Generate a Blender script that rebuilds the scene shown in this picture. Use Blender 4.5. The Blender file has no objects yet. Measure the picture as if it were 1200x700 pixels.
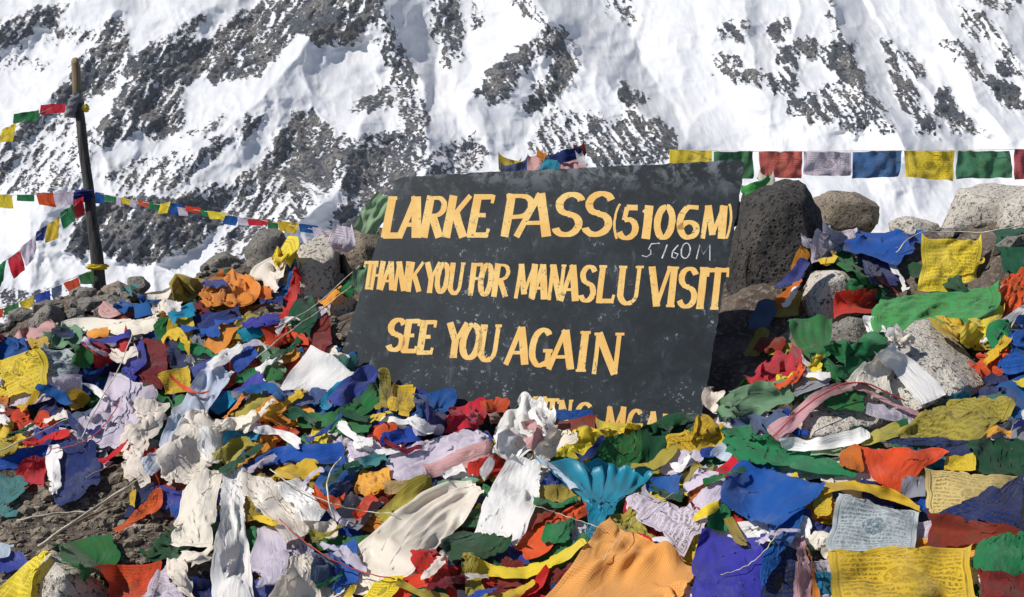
import bpy, bmesh, math, random
import numpy as np
from mathutils import Vector, Matrix, noise as mnoise
from mathutils.bvhtree import BVHTree
random.seed(7); rng = np.random.default_rng(7)
SC = bpy.context.scene; COL = SC.collection
R = math.radians

# ---------------- camera ----------------
F = 1287.0; CZ = 1.2; PITCH = R(-5.0)
cd = bpy.data.cameras.new('camera'); cam = bpy.data.objects.new('camera', cd); COL.objects.link(cam)
cd.sensor_width = 36; cd.lens = 36*F/1200; cd.clip_start = .05; cd.clip_end = 20000
cam.location = (0, 0, CZ); cam.rotation_euler = (R(90)+PITCH, 0, 0); SC.camera = cam
# ---------------- light ----------------
SUN = Vector((-.68, -.24, .74)).normalized()
elev = math.asin(SUN.z); az = math.atan2(SUN.x, SUN.y)
w = bpy.data.worlds.new("World"); SC.world = w; w.use_nodes = True
nt = w.node_tree; bg = nt.nodes['Background']; sk = nt.nodes.new('ShaderNodeTexSky')
sk.sky_type = 'NISHITA'; sk.sun_disc = False; sk.sun_elevation = elev; sk.sun_rotation = az
sk.altitude = 5100; sk.air_density = 1.0; sk.dust_density = .3
nt.links.new(sk.outputs[0], bg.inputs[0]); bg.inputs[1].default_value = .095
sd = bpy.data.lights.new('sun', 'SUN'); sd.energy = 4.6; sd.angle = R(.5); sd.color = (1, .95, .88)
so = bpy.data.objects.new('sun', sd); COL.objects.link(so); so.rotation_euler = SUN.to_track_quat('Z', 'Y').to_euler()
SC.view_settings.view_transform = 'Standard'; SC.view_settings.look = 'None'
SC.view_settings.exposure = 0.27; SC.view_settings.gamma = 1

# ---------------- coordinates ----------------
cp, sp_ = math.cos(PITCH), math.sin(PITCH)
def cam2world(p):                       # p (...,3): right, down, depth
    p = np.asarray(p, float)
    X, Yd, D = p[..., 0], p[..., 1], p[..., 2]
    return np.stack([X, D*cp + Yd*sp_, CZ + D*sp_ - Yd*cp], -1)
def at(px, py, d):
    return Vector(cam2world(np.array([(px-600)/F*d, (py-350)/F*d, d])))
# ---------------- noise ----------------
def _h(ix, iy, s):
    n = (ix*374761393 + iy*668265263 + s*974711) & 0x7fffffff
    n = ((n ^ (n >> 13))*1274126177) & 0x7fffffff
    return ((n ^ (n >> 16)) & 0xffff)/65535.0
def vnoise(x, y, s=0):
    ix = np.floor(x).astype(np.int64); iy = np.floor(y).astype(np.int64)
    fx = x-ix; fy = y-iy; fx = fx*fx*fx*(fx*(fx*6-15)+10); fy = fy*fy*fy*(fy*(fy*6-15)+10)
    a = _h(ix, iy, s); b = _h(ix+1, iy, s); c = _h(ix, iy+1, s); d = _h(ix+1, iy+1, s)
    return (a+(b-a)*fx)*(1-fy) + (c+(d-c)*fx)*fy
def fbm(x, y, o=4, s=0, g=.5):
    t = 0; a = 1; n = 0
    for i in range(o):
        t = t + a*(vnoise(x*2**i+17*i, y*2**i-9*i, s+i)-.5)*2; n += a; a *= g
    return t/n
def ridged(x, y, o=4, s=0, g=.5):
    t = 0; a = 1; n = 0
    for i in range(o):
        v = 1-np.abs(vnoise(x*2**i+7*i, y*2**i+3*i, s+i)-.5)*2; t = t+a*v*v; n += a; a *= g
    return t/n

# ---------------- materials ----------------
def mat(name):
    m = bpy.data.materials.new(name); m.use_nodes = True; t = m.node_tree
    for n in list(t.nodes): t.nodes.remove(n)
    out = t.nodes.new('ShaderNodeOutputMaterial')
    def N(ty, **kw):
        n = t.nodes.new(ty)
        for k, v in kw.items():
            if k in n.inputs: n.inputs[k].default_value = v
            else: setattr(n, k, v)
        return n
    def L(a, b): t.links.new(a, b)
    return m, N, L, out
def mth(N, L, op, a, b=None, c=None, clamp=False):
    n = N('ShaderNodeMath'); n.operation = op; n.use_clamp = clamp
    for i, v in enumerate((a, b, c)):
        if v is None: continue
        if isinstance(v, (int, float)): n.inputs[i].default_value = v
        else: L(v, n.inputs[i])
    return n.outputs[0]
def mixc(N, L, f, a, b):
    n = N('ShaderNodeMix'); n.data_type = 'RGBA'
    for i, v in ((0, f), (6, a), (7, b)):
        if isinstance(v, (int, float)): n.inputs[i].default_value = v
        elif isinstance(v, tuple): n.inputs[i].default_value = (*v[:3], 1)
        else: L(v, n.inputs[i])
    return n.outputs[2]
def sstep(N, L, v, lo, hi):
    n = N('ShaderNodeMapRange'); n.interpolation_type = 'SMOOTHSTEP'
    L(v, n.inputs[0]); n.inputs[1].default_value = lo; n.inputs[2].default_value = hi
    return n.outputs[0]
def tnoise(N, L, vec, scale, detail=4, rough=.55, dist=0):
    n = N('ShaderNodeTexNoise'); n.inputs['Scale'].default_value = scale; n.inputs['Detail'].default_value = detail
    n.inputs['Roughness'].default_value = rough; n.inputs['Distortion'].default_value = dist
    L(vec, n.inputs['Vector']); return n.outputs[0]

CC = dict(blue=(.012, .085, .36), navy=(.012, .025, .13), indigo=(.035, .055, .30), red=(.62, .042, .02), darkred=(.2, .012, .016),
  green=(.018, .17, .055), dgreen=(.012, .075, .035), lgreen=(.06, .33, .085), teal=(.05, .20, .20), cyan=(.008, .25, .40),
  yellow=(.74, .54, .04), olive=(.36, .29, .05), orange=(.80, .33, .045), white=(.86, .85, .83), cream=(.83, .76, .65),
  lilac=(.62, .56, .66), pale=(.52, .60, .70), grey=(.26, .27, .31), pink=(.58, .33, .34), beige=(.60, .45, .18),
  sage=(.16, .30, .18), rust=(.55, .13, .02), slate=(.07, .12, .24), fadered=(.55, .11, .12), fadegreen=(.05, .21, .11), fadeblue=(.06, .15, .42), palegreen=(.30, .48, .27), printw=(.50, .55, .56))
_cm = {}
def cloth_mat(color, kind='plain'):
    key = (color, kind)
    if key in _cm: return _cm[key]
    m, N, L, out = mat('%s_%s_cloth' % (color, kind)); c = CC[color]
    tc = N('ShaderNodeTexCoord'); geo = N('ShaderNodeNewGeometry'); oi = N('ShaderNodeObjectInfo')
    P = geo.outputs['Position']; uv = tc.outputs['UV']
    n1 = tnoise(N, L, P, 9, 4, .6, .3); n2 = tnoise(N, L, P, 45, 4, .7)
    light = color in ('white', 'cream', 'lilac', 'pale', 'printw', 'pink', 'beige', 'grey')
    faded = tuple(min(1, x*.7+.16) for x in c) if not light else tuple(x*.94 for x in c)
    dirt = (c[0]*.55+.03, c[1]*.52+.02, c[2]*.45+.012)
    col = mixc(N, L, mth(N, L, 'MULTIPLY', sstep(N, L, n1, .45, .85), .55), c, faded)
    col = mixc(N, L, mth(N, L, 'MULTIPLY', sstep(N, L, n2, .5, .78), .20 if light else .38), col, dirt)
    hs = N('ShaderNodeHueSaturation'); L(col, hs.inputs['Color'])
    L(mth(N, L, 'MULTIPLY_ADD', oi.outputs['Random'], .03, .485), hs.inputs['Hue'])
    L(mth(N, L, 'MULTIPLY_ADD', oi.outputs['Random'], .12 if light else .30, .94 if light else .85), hs.inputs['Value'])
    col = hs.outputs[0]
    sx = N('ShaderNodeSeparateXYZ'); L(uv, sx.inputs[0]); U, V = sx.outputs[0], sx.outputs[1]
    # seam along the hems
    eu = mth(N, L, 'ABSOLUTE', mth(N, L, 'SUBTRACT', U, .5)); ev = mth(N, L, 'ABSOLUTE', mth(N, L, 'SUBTRACT', V, .5))
    em = mth(N, L, 'MAXIMUM', eu, ev)
    if kind in ('print', 'motif', 'faint'):
        ink = {'printw': (.02, .09, .13), 'white': (.10, .10, .14), 'blue': (.01, .03, .12)}.get(color, (.10, .075, .02))
        lines = 15.0
        vv = mth(N, L, 'MULTIPLY', V, lines); fr = mth(N, L, 'FRACT', vv)
        band = mth(N, L, 'LESS_THAN', mth(N, L, 'ABSOLUTE', mth(N, L, 'SUBTRACT', fr, .5)), .31)
        cx = N('ShaderNodeCombineXYZ'); L(mth(N, L, 'MULTIPLY', U, 46), cx.inputs[0]); L(mth(N, L, 'MULTIPLY', vv, 1.7), cx.inputs[1])
        L(oi.outputs['Random'], cx.inputs[2])
        gl = sstep(N, L, tnoise(N, L, cx.outputs[0], 1.0, 2, .7), .44, .52)
        txt = mth(N, L, 'MULTIPLY', band, gl)
        txt = mth(N, L, 'MULTIPLY', txt, mth(N, L, 'LESS_THAN', em, .42))
        frame = mth(N, L, 'MULTIPLY', mth(N, L, 'GREATER_THAN', em, .435), mth(N, L, 'LESS_THAN', em, .452))
        du = mth(N, L, 'SUBTRACT', U, .5); dv = mth(N, L, 'SUBTRACT', V, .5)
        rr = mth(N, L, 'SQRT', mth(N, L, 'ADD', mth(N, L, 'MULTIPLY', du, du), mth(N, L, 'MULTIPLY', dv, dv)))
        rn = mth(N, L, 'ADD', rr, mth(N, L, 'MULTIPLY', tnoise(N, L, uv, 14, 3, .7), .10))
        hole = mth(N, L, 'GREATER_THAN', rn, .22)
        mot = mth(N, L, 'MULTIPLY', mth(N, L, 'LESS_THAN', rn, .19), sstep(N, L, tnoise(N, L, uv, 26, 3, .8), .40, .50))
        txt = mth(N, L, 'MULTIPLY', txt, hole); txt = mth(N, L, 'MAXIMUM', mth(N, L, 'MAXIMUM', txt, frame), mot)
        wear = mth(N, L, 'MULTIPLY', sstep(N, L, n1, .30, .60), .5)
        txt = mth(N, L, 'MULTIPLY', txt, mth(N, L, 'SUBTRACT', .85 if kind != 'faint' else .78, wear))
        col = mixc(N, L, txt, col, ink)
    hem = mth(N, L, 'MULTIPLY', mth(N, L, 'GREATER_THAN', em, .462), mth(N, L, 'LESS_THAN', em, .472))
    col = mixc(N, L, mth(N, L, 'MULTIPLY', hem, .55), col, dirt)
    if kind == 'check':
        a = N('ShaderNodeTexWave'); a.inputs['Scale'].default_value = 17; L(uv, a.inputs[0]); a.bands_direction = 'X'
        b = N('ShaderNodeTexWave'); b.inputs['Scale'].default_value = 17; L(uv, b.inputs[0]); b.bands_direction = 'Y'
        a.inputs['Distortion'].default_value = b.inputs['Distortion'].default_value = .6
        ck = mth(N, L, 'MULTIPLY', mth(N, L, 'ADD', a.outputs['Fac'], b.outputs['Fac']), .5)
        col = mixc(N, L, mth(N, L, 'MULTIPLY', sstep(N, L, ck, .25, .8), .55), col, (.88, .58, .25))
    # fine creases
    mp = N('ShaderNodeMapping'); L(uv, mp.inputs[0]); mp.inputs['Scale'].default_value = (1.7, .75, 1)
    cr = tnoise(N, L, mp.outputs[0], 2.6, 3, .5, .9); cr2 = tnoise(N, L, P, 120, 3, .6, .6)
    crk = mth(N, L, 'ABSOLUTE', mth(N, L, 'SUBTRACT', cr, .5))
    hgt = mth(N, L, 'ADD', crk, mth(N, L, 'MULTIPLY', cr2, .02))
    bp = N('ShaderNodeBump'); bp.inputs['Strength'].default_value = .36; bp.inputs['Distance'].default_value = .02
    L(hgt, bp.inputs['Height'])
    pr = N('ShaderNodeBsdfPrincipled'); L(col, pr.inputs['Base Color']); L(bp.outputs[0], pr.inputs['Normal'])
    satin = kind == 'satin'
    pr.inputs['Roughness'].default_value = .42 if satin else .8; pr.inputs['Specular IOR Level'].default_value = .45 if satin else .12
    pr.inputs['Sheen Weight'].default_value = .12
    tr = N('ShaderNodeBsdfTranslucent'); L(col, tr.inputs[0]); L(bp.outputs[0], tr.inputs['Normal'])
    mx = N('ShaderNodeMixShader'); mx.inputs[0].default_value = .30
    L(pr.outputs[0], mx.inputs[1]); L(tr.outputs[0], mx.inputs[2]); L(mx.outputs[0], out.inputs[0])
    _cm[key] = m; return m

def rock_mat(name, c1, c2, dark, speck=70, pits=.0, rust=.15):
    m, N, L, out = mat(name); geo = N('ShaderNodeNewGeometry'); P = geo.outputs['Position']
    big = tnoise(N, L, P, 6, 5, .6, .4); mid = tnoise(N, L, P, speck, 3, .75); fine = tnoise(N, L, P, speck*2.3, 2, .8)
    vo = N('ShaderNodeTexVoronoi'); vo.inputs['Scale'].default_value = speck*1.1; L(P, vo.inputs['Vector'])
    col = mixc(N, L, sstep(N, L, big, .35, .68), c1, c2)
    col = mixc(N, L, mth(N, L, 'MULTIPLY', sstep(N, L, tnoise(N, L, P, 11, 3, .6, .8), .56, .68), rust), col, (.30, .16, .07))
    col = mixc(N, L, sstep(N, L, mid, .54, .61), col, dark)
    col = mixc(N, L, mth(N, L, 'MULTIPLY', sstep(N, L, fine, .56, .64), .5), col, tuple(min(.8, x*1.35) for x in c2))
    pit = sstep(N, L, vo.outputs['Distance'], .10, .34)
    if pits: col = mixc(N, L, mth(N, L, 'MULTIPLY', mth(N, L, 'SUBTRACT', 1, pit), pits), col, (.012, .011, .01))
    h = mth(N, L, 'ADD', mth(N, L, 'ADD', mth(N, L, 'MULTIPLY', tnoise(N, L, P, 22, 6, .72), 1.0), mth(N, L, 'MULTIPLY', mid, .30)), mth(N, L, 'MULTIPLY', pit, pits*.5))
    bp = N('ShaderNodeBump'); bp.inputs['Strength'].default_value = .9; bp.inputs['Distance'].default_value = .03; L(h, bp.inputs['Height'])
    pr = N('ShaderNodeBsdfPrincipled'); L(col, pr.inputs['Base Color']); L(bp.outputs[0], pr.inputs['Normal'])
    pr.inputs['Roughness'].default_value = .9; pr.inputs['Specular IOR Level'].default_value = .2
    L(pr.outputs[0], out.inputs[0]); return m
GRAN = rock_mat('pale_granite', (.50, .46, .40), (.60, .56, .49), (.09, .08, .075))
GREY = rock_mat('grey_rock', (.19, .18, .16), (.27, .25, .22), (.05, .05, .047))
BASA = rock_mat('dark_pitted_rock', (.05, .048, .046), (.085, .08, .075), (.02, .02, .02), speck=48, pits=.85, rust=.08)
BROWN = rock_mat('brown_rock', (.24, .20, .15), (.32, .27, .21), (.06, .05, .04))

def simple(name, c, rough=.8, nz=.4, sc=30):
    m, N, L, out = mat(name); geo = N('ShaderNodeNewGeometry'); P = geo.outputs['Position']
    n = tnoise(N, L, P, sc, 5, .65)
    col = mixc(N, L, sstep(N, L, n, .3, .7), tuple(x*(1-nz) for x in c), tuple(min(1, x*(1+nz)) for x in c))
    pr = N('ShaderNodeBsdfPrincipled'); L(col, pr.inputs['Base Color']); pr.inputs['Roughness'].default_value = rough
    bp = N('ShaderNodeBump'); bp.inputs['Strength'].default_value = .4; bp.inputs['Distance'].default_value = .01; L(n, bp.inputs['Height']); L(bp.outputs[0], pr.inputs['Normal'])
    L(pr.outputs[0], out.inputs[0]); return m
CORD = simple('pale_cord', (.5, .45, .35)); RCORD = simple('red_cord', (.4, .04, .03)); TWIG = simple('dry_twig', (.22, .17, .11))

# ---------------- object helpers ----------------
def link(name, me, m=None, parent=None):
    o = bpy.data.objects.new(name, me); COL.objects.link(o)
    if m is not None: me.materials.append(m)
    if parent: o.parent = parent; o.matrix_parent_inverse = Matrix.Translation(-parent.location)
    return o
def mesh(name, verts, faces, smooth=True):
    me = bpy.data.meshes.new(name)
    me.from_pydata(verts if isinstance(verts, list) else verts.tolist(), [], faces if isinstance(faces, list) else faces.tolist())
    if smooth: me.polygons.foreach_set('use_smooth', [True]*len(me.polygons))
    me.update(); return me
def tag(o, label=None, cat=None, group=None, kind=None):
    if label: o['label'] = label
    if cat: o['category'] = cat
    if group: o['group'] = group
    if kind: o['kind'] = kind
    return o
def recenter(o):
    me = o.data; n = len(me.vertices); a = np.empty(n*3, np.float32); me.vertices.foreach_get('co', a); a = a.reshape(-1, 3)
    c = Vector((float(a[:, 0].mean()), float(a[:, 1].mean()), float(a[:, 2].min())))
    me.vertices.foreach_set('co', (a-np.array(c, np.float32)).ravel()); o.location = c; me.update(); return o
def empty(name, loc):
    o = bpy.data.objects.new(name, None); COL.objects.link(o); o.location = loc; o.empty_display_size = .1; return o
def grid_faces(m, n):
    i = np.arange(m-1)[:, None]*n + np.arange(n-1)[None]
    return np.stack([i, i+1, i+n+1, i+n], -1).reshape(-1, 4)
def tube(pts, rad, seg=6):
    pts = [Vector(p) for p in pts]; vs = []; fs = []
    if not isinstance(rad, (list, tuple)): rad = [rad]*len(pts)
    for i, p in enumerate(pts):
        t = (pts[min(i+1, len(pts)-1)]-pts[max(i-1, 0)]).normalized()
        a = t.orthogonal().normalized() if i == 0 else (a-t*a.dot(t)).normalized()
        b = t.cross(a)
        for k in range(seg):
            an = 2*math.pi*k/seg; vs.append(tuple(p+(a*math.cos(an)+b*math.sin(an))*rad[i]))
    for i in range(len(pts)-1):
        for k in range(seg):
            fs.append((i*seg+k, i*seg+(k+1) % seg, (i+1)*seg+(k+1) % seg, (i+1)*seg+k))
    fs.append(tuple(range(seg))[::-1]); fs.append(tuple((len(pts)-1)*seg+k for k in range(seg)))
    return vs, fs

SP = np.array(at(620, 345, 3.3)); SN = np.array(Matrix.Rotation(R(-12), 3, 'Z') @ (Matrix.Rotation(R(-17), 3, 'X') @ Vector((0, -1, 0))))
O = np.array((0, 0, CZ))
def on_sign(px, py, off=0.0):
    d = np.array(at(px, py, 1))-O; t = np.dot(SP+SN*off-O, SN)/np.dot(d, SN); return O+d*t
# ================= GROUND: one sheet, heap of the cairn in the middle =================
CTRL = [(-200,700,2.45),(0,700,2.4),(100,660,2.6),(200,700,2.4),(400,700,2.3),(600,700,2.3),(800,700,2.2),(1000,700,2.15),(1200,700,2.1),(1400,700,2.1),
 (-200,600,2.8),(0,600,2.85),(100,590,2.9),(200,600,2.75),(400,600,2.6),(600,600,2.55),(800,600,2.5),(1000,600,2.4),(1200,600,2.3),(1400,600,2.3),
 (0,490,3.4),(200,490,3.2),(400,500,3.05),(600,540,2.78),(800,550,2.68),(1000,490,2.7),(1200,490,2.6),(1400,490,2.6),
 (0,430,4.0),(200,420,3.7),(300,420,3.55),(900,400,3.35),(1050,400,3.3),(1200,400,3.22),
 (0,395,4.8),(120,380,4.6),(200,360,4.4),(300,350,4.1),(380,350,3.95),(950,330,3.75),(1100,330,3.55),(1250,320,3.5),
 (150,345,5.2),(250,330,4.9),(400,290,4.4),(620,270,4.4),(950,280,4.2),(1100,285,4.1),(1250,275,4.1)]
cw = [tuple(at(*c)) for c in CTRL]
cw += [(x, y, 0.0) for x in (-4, -2.5, 4, 2.6) for y in (2, 3.5, 5)] + [(-4,-1,0),(0,-1,0),(4,-1,0),(0,.9,.1)]
cw += [(-3.5,7.5,-.05),(-2,7.5,-.05),(0,7.3,0),(2,7,0),(4,7,0),(-1,6.3,.25),(1,5.8,.35),(-4,6.5,0)]
cw += [tuple(on_sign(x, y, .05)-np.array((0, 0, .03))) for x, y in ((395,455),(470,486),(580,506),(650,512),(720,518),(800,530),(860,520))]
cw = np.array(cw)
def tps(r2): return r2*np.log(r2+1e-9)*.5
_n = len(cw); A = np.zeros((_n+3, _n+3)); d2 = ((cw[:, None, :2]-cw[None, :, :2])**2).sum(-1)
A[:_n, :_n] = tps(d2)+np.eye(_n)*.004; A[:_n, _n] = 1; A[:_n, _n+1:] = cw[:, :2]; A[_n, :_n] = 1; A[_n+1:, :_n] = cw[:, :2].T
WT = np.linalg.solve(A, np.concatenate([cw[:, 2], [0, 0, 0]]))
def nearz(x, y):
    z = np.full(x.shape, WT[_n]) + WT[_n+1]*x + WT[_n+2]*y
    for i in range(_n): z = z + WT[i]*tps((x-cw[i, 0])**2+(y-cw[i, 1])**2)
    return z
gx = np.concatenate([-np.geomspace(5000, 3.3, 34), np.linspace(-3.2, 3.2, 230), np.geomspace(3.3, 5000, 34)])
gy = np.concatenate([np.array([-3000, -800, -200, -50, -12, -4, -1.5]), np.linspace(-.5, 1.6, 14), np.linspace(1.65, 7.6, 230), np.geomspace(7.9, 1750, 70)])
GX, GY = np.meshgrid(gx, gy)
m_in = np.clip(1-np.maximum(np.abs(GX)-3.0, 0)/1.2, 0, 1)*np.clip((GY+.6)/1.0, 0, 1)*np.clip((8.2-GY)/1.2, 0, 1)
Z = np.where(m_in > 0, np.clip(nearz(np.clip(GX, -4, 4), np.clip(GY, -1, 7.6)), -.3, 1.3), 0)*m_in
Z = Z + (fbm(GX*3.1, GY*3.1, 2, 3)*.05*(1+.9*(m_in > .5)) + fbm(GX*7, GY*7, 2, 13)*.03 + ridged(GX*9, GY*9, 3, 8)*.012)*np.clip(12/(1+np.hypot(GX, GY)), 0, 1)
far = np.maximum(GY-7.2, 0); Z = Z - far*.155 - np.clip(far, 0, 3)*.15 + fbm(GX/90, GY/90, 4, 5)*np.clip(far/60, 0, 6)
gme = mesh('ground', np.stack([GX, GY, Z], -1).reshape(-1, 3), grid_faces(len(gy), len(gx)))
m, N, L, out = mat('dirt_and_snow'); geo = N('ShaderNodeNewGeometry'); P = geo.outputs['Position']
sx = N('ShaderNodeSeparateXYZ'); L(P, sx.inputs[0])
n1 = tnoise(N, L, P, 5, 6, .65); n2 = tnoise(N, L, P, 55, 5, .75); vo = N('ShaderNodeTexVoronoi'); vo.inputs['Scale'].default_value = 38; L(P, vo.inputs['Vector'])
col = mixc(N, L, sstep(N, L, n1, .35, .65), (.07, .05, .036), (.17, .13, .10))
col = mixc(N, L, sstep(N, L, n2, .5, .64), col, (.26, .23, .19))
snow = sstep(N, L, mth(N, L, 'ADD', sx.outputs[1], mth(N, L, 'MULTIPLY', tnoise(N, L, P, .35, 6, .7), 10)), 14, 15)
col = mixc(N, L, snow, col, (.82, .83, .86))
bp = N('ShaderNodeBump'); bp.inputs['Strength'].default_value = .8; bp.inputs['Distance'].default_value = .03
L(mth(N, L, 'ADD', n2, mth(N, L, 'MULTIPLY', vo.outputs['Distance'], .5)), bp.inputs['Height'])
pr = N('ShaderNodeBsdfPrincipled'); L(col, pr.inputs['Base Color']); L(bp.outputs[0], pr.inputs['Normal']); pr.inputs['Roughness'].default_value = .95
L(pr.outputs[0], out.inputs[0])
go = link('ground', gme, m); tag(go, kind='structure')

# ================= MOUNTAIN =================
def poly_sd(px, py, poly):
    d = np.full(px.shape, 1e9); inside = np.zeros(px.shape, bool); n = len(poly)
    for i in range(n):
        x1, y1 = poly[i]; x2, y2 = poly[(i+1) % n]; ex, ey = x2-x1, y2-y1
        t = np.clip(((px-x1)*ex+(py-y1)*ey)/(ex*ex+ey*ey+1e-9), 0, 1)
        d = np.minimum(d, np.hypot(px-x1-t*ex, py-y1-t*ey))
        if y1 != y2:
            c = ((y1 > py) != (y2 > py)) & (px < (x2-x1)*(py-y1)/(y2-y1)+x1); inside ^= c
    return np.where(inside, d, -d)
ROCKP = [(.9,[(60,125),(88,85),(105,60),(128,22),(140,20),(150,45),(162,75),(150,95),(118,105),(75,125),(30,155),(0,182),(-30,200),(-30,180),(30,145)]),
 (.75,[(-40,30),(0,25),(45,8),(78,3),(70,25),(40,32),(20,55),(-40,62)]),(.45,[(52,50),(70,34),(118,34),(118,46),(80,52)]),(.45,[(-30,62),(40,66),(60,80),(-30,84)]),
 (.95,[(152,98),(168,62),(190,48),(214,30),(238,14),(242,22),(216,50),(250,46),(246,75),(236,92),(202,102),(170,92)]),
 (.8,[(248,42),(270,25),(300,10),(318,0),(360,0),(350,30),(312,80),(290,90),(250,96),(236,86)]),
 (1.0,[(344,22),(358,-10),(445,-10),(446,22),(430,36),(408,50),(372,52),(350,36)]),
 (.88,[(130,130),(150,97),(166,90),(186,108),(205,104),(217,130),(207,150),(185,165),(170,150),(150,165),(120,172),(114,148)]),
 (.5,[(-40,200),(0,175),(50,140),(98,136),(112,170),(98,222),(-40,235)]),(.55,[(120,207),(158,186),(228,180),(250,186),(210,216),(150,228)]),
 (.7,[(230,180),(262,158),(280,160),(250,190),(200,222),(190,222)]),
 (1.05,[(96,245),(128,236),(160,228),(235,235),(262,255),(228,288),(172,306),(132,300),(116,286),(92,306),(80,290)]),
 (.62,[(190,232),(262,215),(330,180),(398,152),(420,172),(384,230),(340,275),(300,305),(240,330),(268,270),(240,247)]),
 (.85,[(330,152),(350,135),(374,130),(396,165),(386,210),(342,222),(304,206)]),(.6,[(270,176),(288,142),(312,130),(302,152)]),(.6,[(215,155),(240,145),(262,130),(262,140),(240,160)]),
 (.8,[(408,128),(444,104),(460,115),(450,130),(416,131)]),(.66,[(444,18),(462,25),(475,65),(490,100),(502,130),(497,178),(470,152),(466,120),(458,80),(444,55)]),
 (.74,[(398,165),(470,150),(502,190),(450,240),(420,290),(370,300),(400,240)]),(.72,[(504,-10),(535,-10),(540,35),(543,65),(520,76),(509,40)]),(.5,[(554,-5),(571,-5),(566,35),(556,38)]),
 (.92,[(560,110),(570,85),(602,64),(620,50),(642,28),(660,35),(678,70),(668,100),(650,112),(642,92),(655,60),(622,66),(612,90),(592,116),(575,121)]),
 (.98,[(614,132),(630,100),(650,84),(660,100),(650,116),(626,131)]),(.66,[(596,-5),(620,-5),(645,28),(622,24)]),
 (.55,[(640,132),(680,130),(742,150),(722,192),(640,192),(618,172)]),(.78,[(728,132),(770,140),(794,162),(792,186),(700,195),(710,162)]),
 (.45,[(700,-5),(740,-5),(752,25),(720,27)]),(.85,[(730,98),(757,117),(745,125),(728,112)]),(.55,[(518,172),(558,155),(572,180),(562,202),(500,208),(480,195)]),
 (.66,[(843,28),(876,28),(870,46),(845,46)]),(.8,[(850,88),(890,84),(890,100),(860,101)]),(.8,[(895,90),(935,84),(930,116),(910,108)]),(.5,[(835,60),(870,65),(870,90),(840,88)]),
 (.75,[(900,30),(922,24),(920,46),(903,50)]),(.88,[(912,58),(935,54),(935,76),(912,76)]),(.88,[(938,48),(960,44),(961,65),(940,66)]),(.8,[(957,58),(971,58),(969,77)]),
 (.92,[(924,116),(945,110),(976,130),(970,146),(945,141),(927,129)]),(.97,[(972,62),(984,36),(1000,60),(1011,95),(1000,106),(985,90),(976,78)]),(.5,[(968,0),(974,-5),(988,40),(980,44)]),
 (.58,[(966,100),(1010,95),(1030,118),(1048,152),(1000,158),(972,140)]),(.8,[(1034,48),(1046,50),(1052,75),(1070,108),(1100,145),(1100,159),(1075,152),(1060,127),(1045,104),(1044,80)]),
 (.7,[(1054,60),(1070,65),(1087,90),(1070,90)]),(.97,[(1097,104),(1110,108),(1126,140),(1116,149),(1100,126)]),(.6,[(1118,132),(1152,150),(1152,162),(1118,152)]),
 (.66,[(1124,8),(1150,15),(1172,36),(1150,47),(1128,32)]),(.8,[(1168,70),(1191,74),(1191,86),(1174,82)]),(.92,[(1158,95),(1180,94),(1199,120),(1190,130),(1168,112)]),
 (.6,[(1130,-8),(1210,-8),(1180,16)]),(.6,[(1100,50),(1130,48),(1160,90),(1140,90)]),(.6,[(1150,20),(1165,30),(1200,75),(1230,110),(1200,95),(1170,60)]),
 (.7,[(1260,60),(1300,20),(1340,80),(1320,160),(1270,140)]),(.7,[(-120,80),(-60,20),(-70,100),(-140,200),(-240,220)]),(.7,[(100,-60),(160,-120),(180,-60),(140,-10)]),(.7,[(640,-80),(700,-150),(720,-60),(700,-10)]),
 (.6,[(0,340),(40,345),(110,335),(130,350),(130,420),(0,420)])]
RIDGES = [([(140,10),(95,75),(40,130),(-60,210)],26,60),([(250,0),(175,70),(130,150),(60,240)],34,70),([(440,-30),(350,60),(300,130),(180,230)],40,95),
 ([(400,-40),(455,30),(485,100),(500,190),(470,260)],30,50),([(560,-60),(520,20),(530,80)],14,30),([(600,-60),(645,25),(600,75),(560,130)],34,60),([(645,25),(690,80),(740,120),(800,170)],34,60),
 ([(860,-60),(870,60),(900,110)],20,50),([(930,-60),(930,60),(960,140)],22,50),([(965,-30),(990,60),(1010,110),(1060,190)],34,55),([(1000,-60),(1060,70),(1110,160)],22,45),([(1040,-70),(1110,40),(1160,130),(1220,190)],24,50),
 ([(1110,-60),(1150,10),(1200,80),(1260,150)],24,50),([(-100,20),(0,30),(80,5),(150,-30)],26,50),([(420,140),(380,230),(280,320)],24,60),([(540,-30),(500,120)],-20,45),([(560,60),(520,200)],-16,60),([(700,-40),(820,180)],-30,90),([(1000,-20),(1150,180)],-18,60)]
pxs = np.concatenate([np.linspace(-2600, -140, 90), np.arange(-136, 1336, 1.7), np.linspace(1340, 3800, 90)])
pys = np.concatenate([np.linspace(-520, -44, 60), np.arange(-42, 345, 1.5), np.linspace(347, 440, 26)])
PX, PY = np.meshgrid(pxs, pys)
Dp = 1420 + (430-PY)*1.95 + np.maximum(430-PY-190, 0)*.25
wx = PX + 16*fbm(PX/55, PY/55, 3, 31); wy = PY + 16*fbm(PX/55, PY/55, 3, 41)
amp = np.zeros(PX.shape)
for pl, a, wd in RIDGES:
    d = np.full(PX.shape, 1e9)
    for (x1, y1), (x2, y2) in zip(pl[:-1], pl[1:]):
        ex, ey = x2-x1, y2-y1; t = np.clip(((wx-x1)*ex+(wy-y1)*ey)/(ex*ex+ey*ey), 0, 1)
        d = np.minimum(d, np.hypot(wx-x1-t*ex, wy-y1-t*ey))
    amp += a*2.5*np.clip(1-d/wd, 0, 1)**1.3
w2x = PX + 5*fbm(PX/18, PY/18, 3, 61) + 6*fbm(PX/6, PY/6, 2, 62); w2y = PY + 5*fbm(PX/18, PY/18, 3, 71) + 6*fbm(PX/6, PY/6, 2, 72)
rock = np.zeros(PX.shape)
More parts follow.
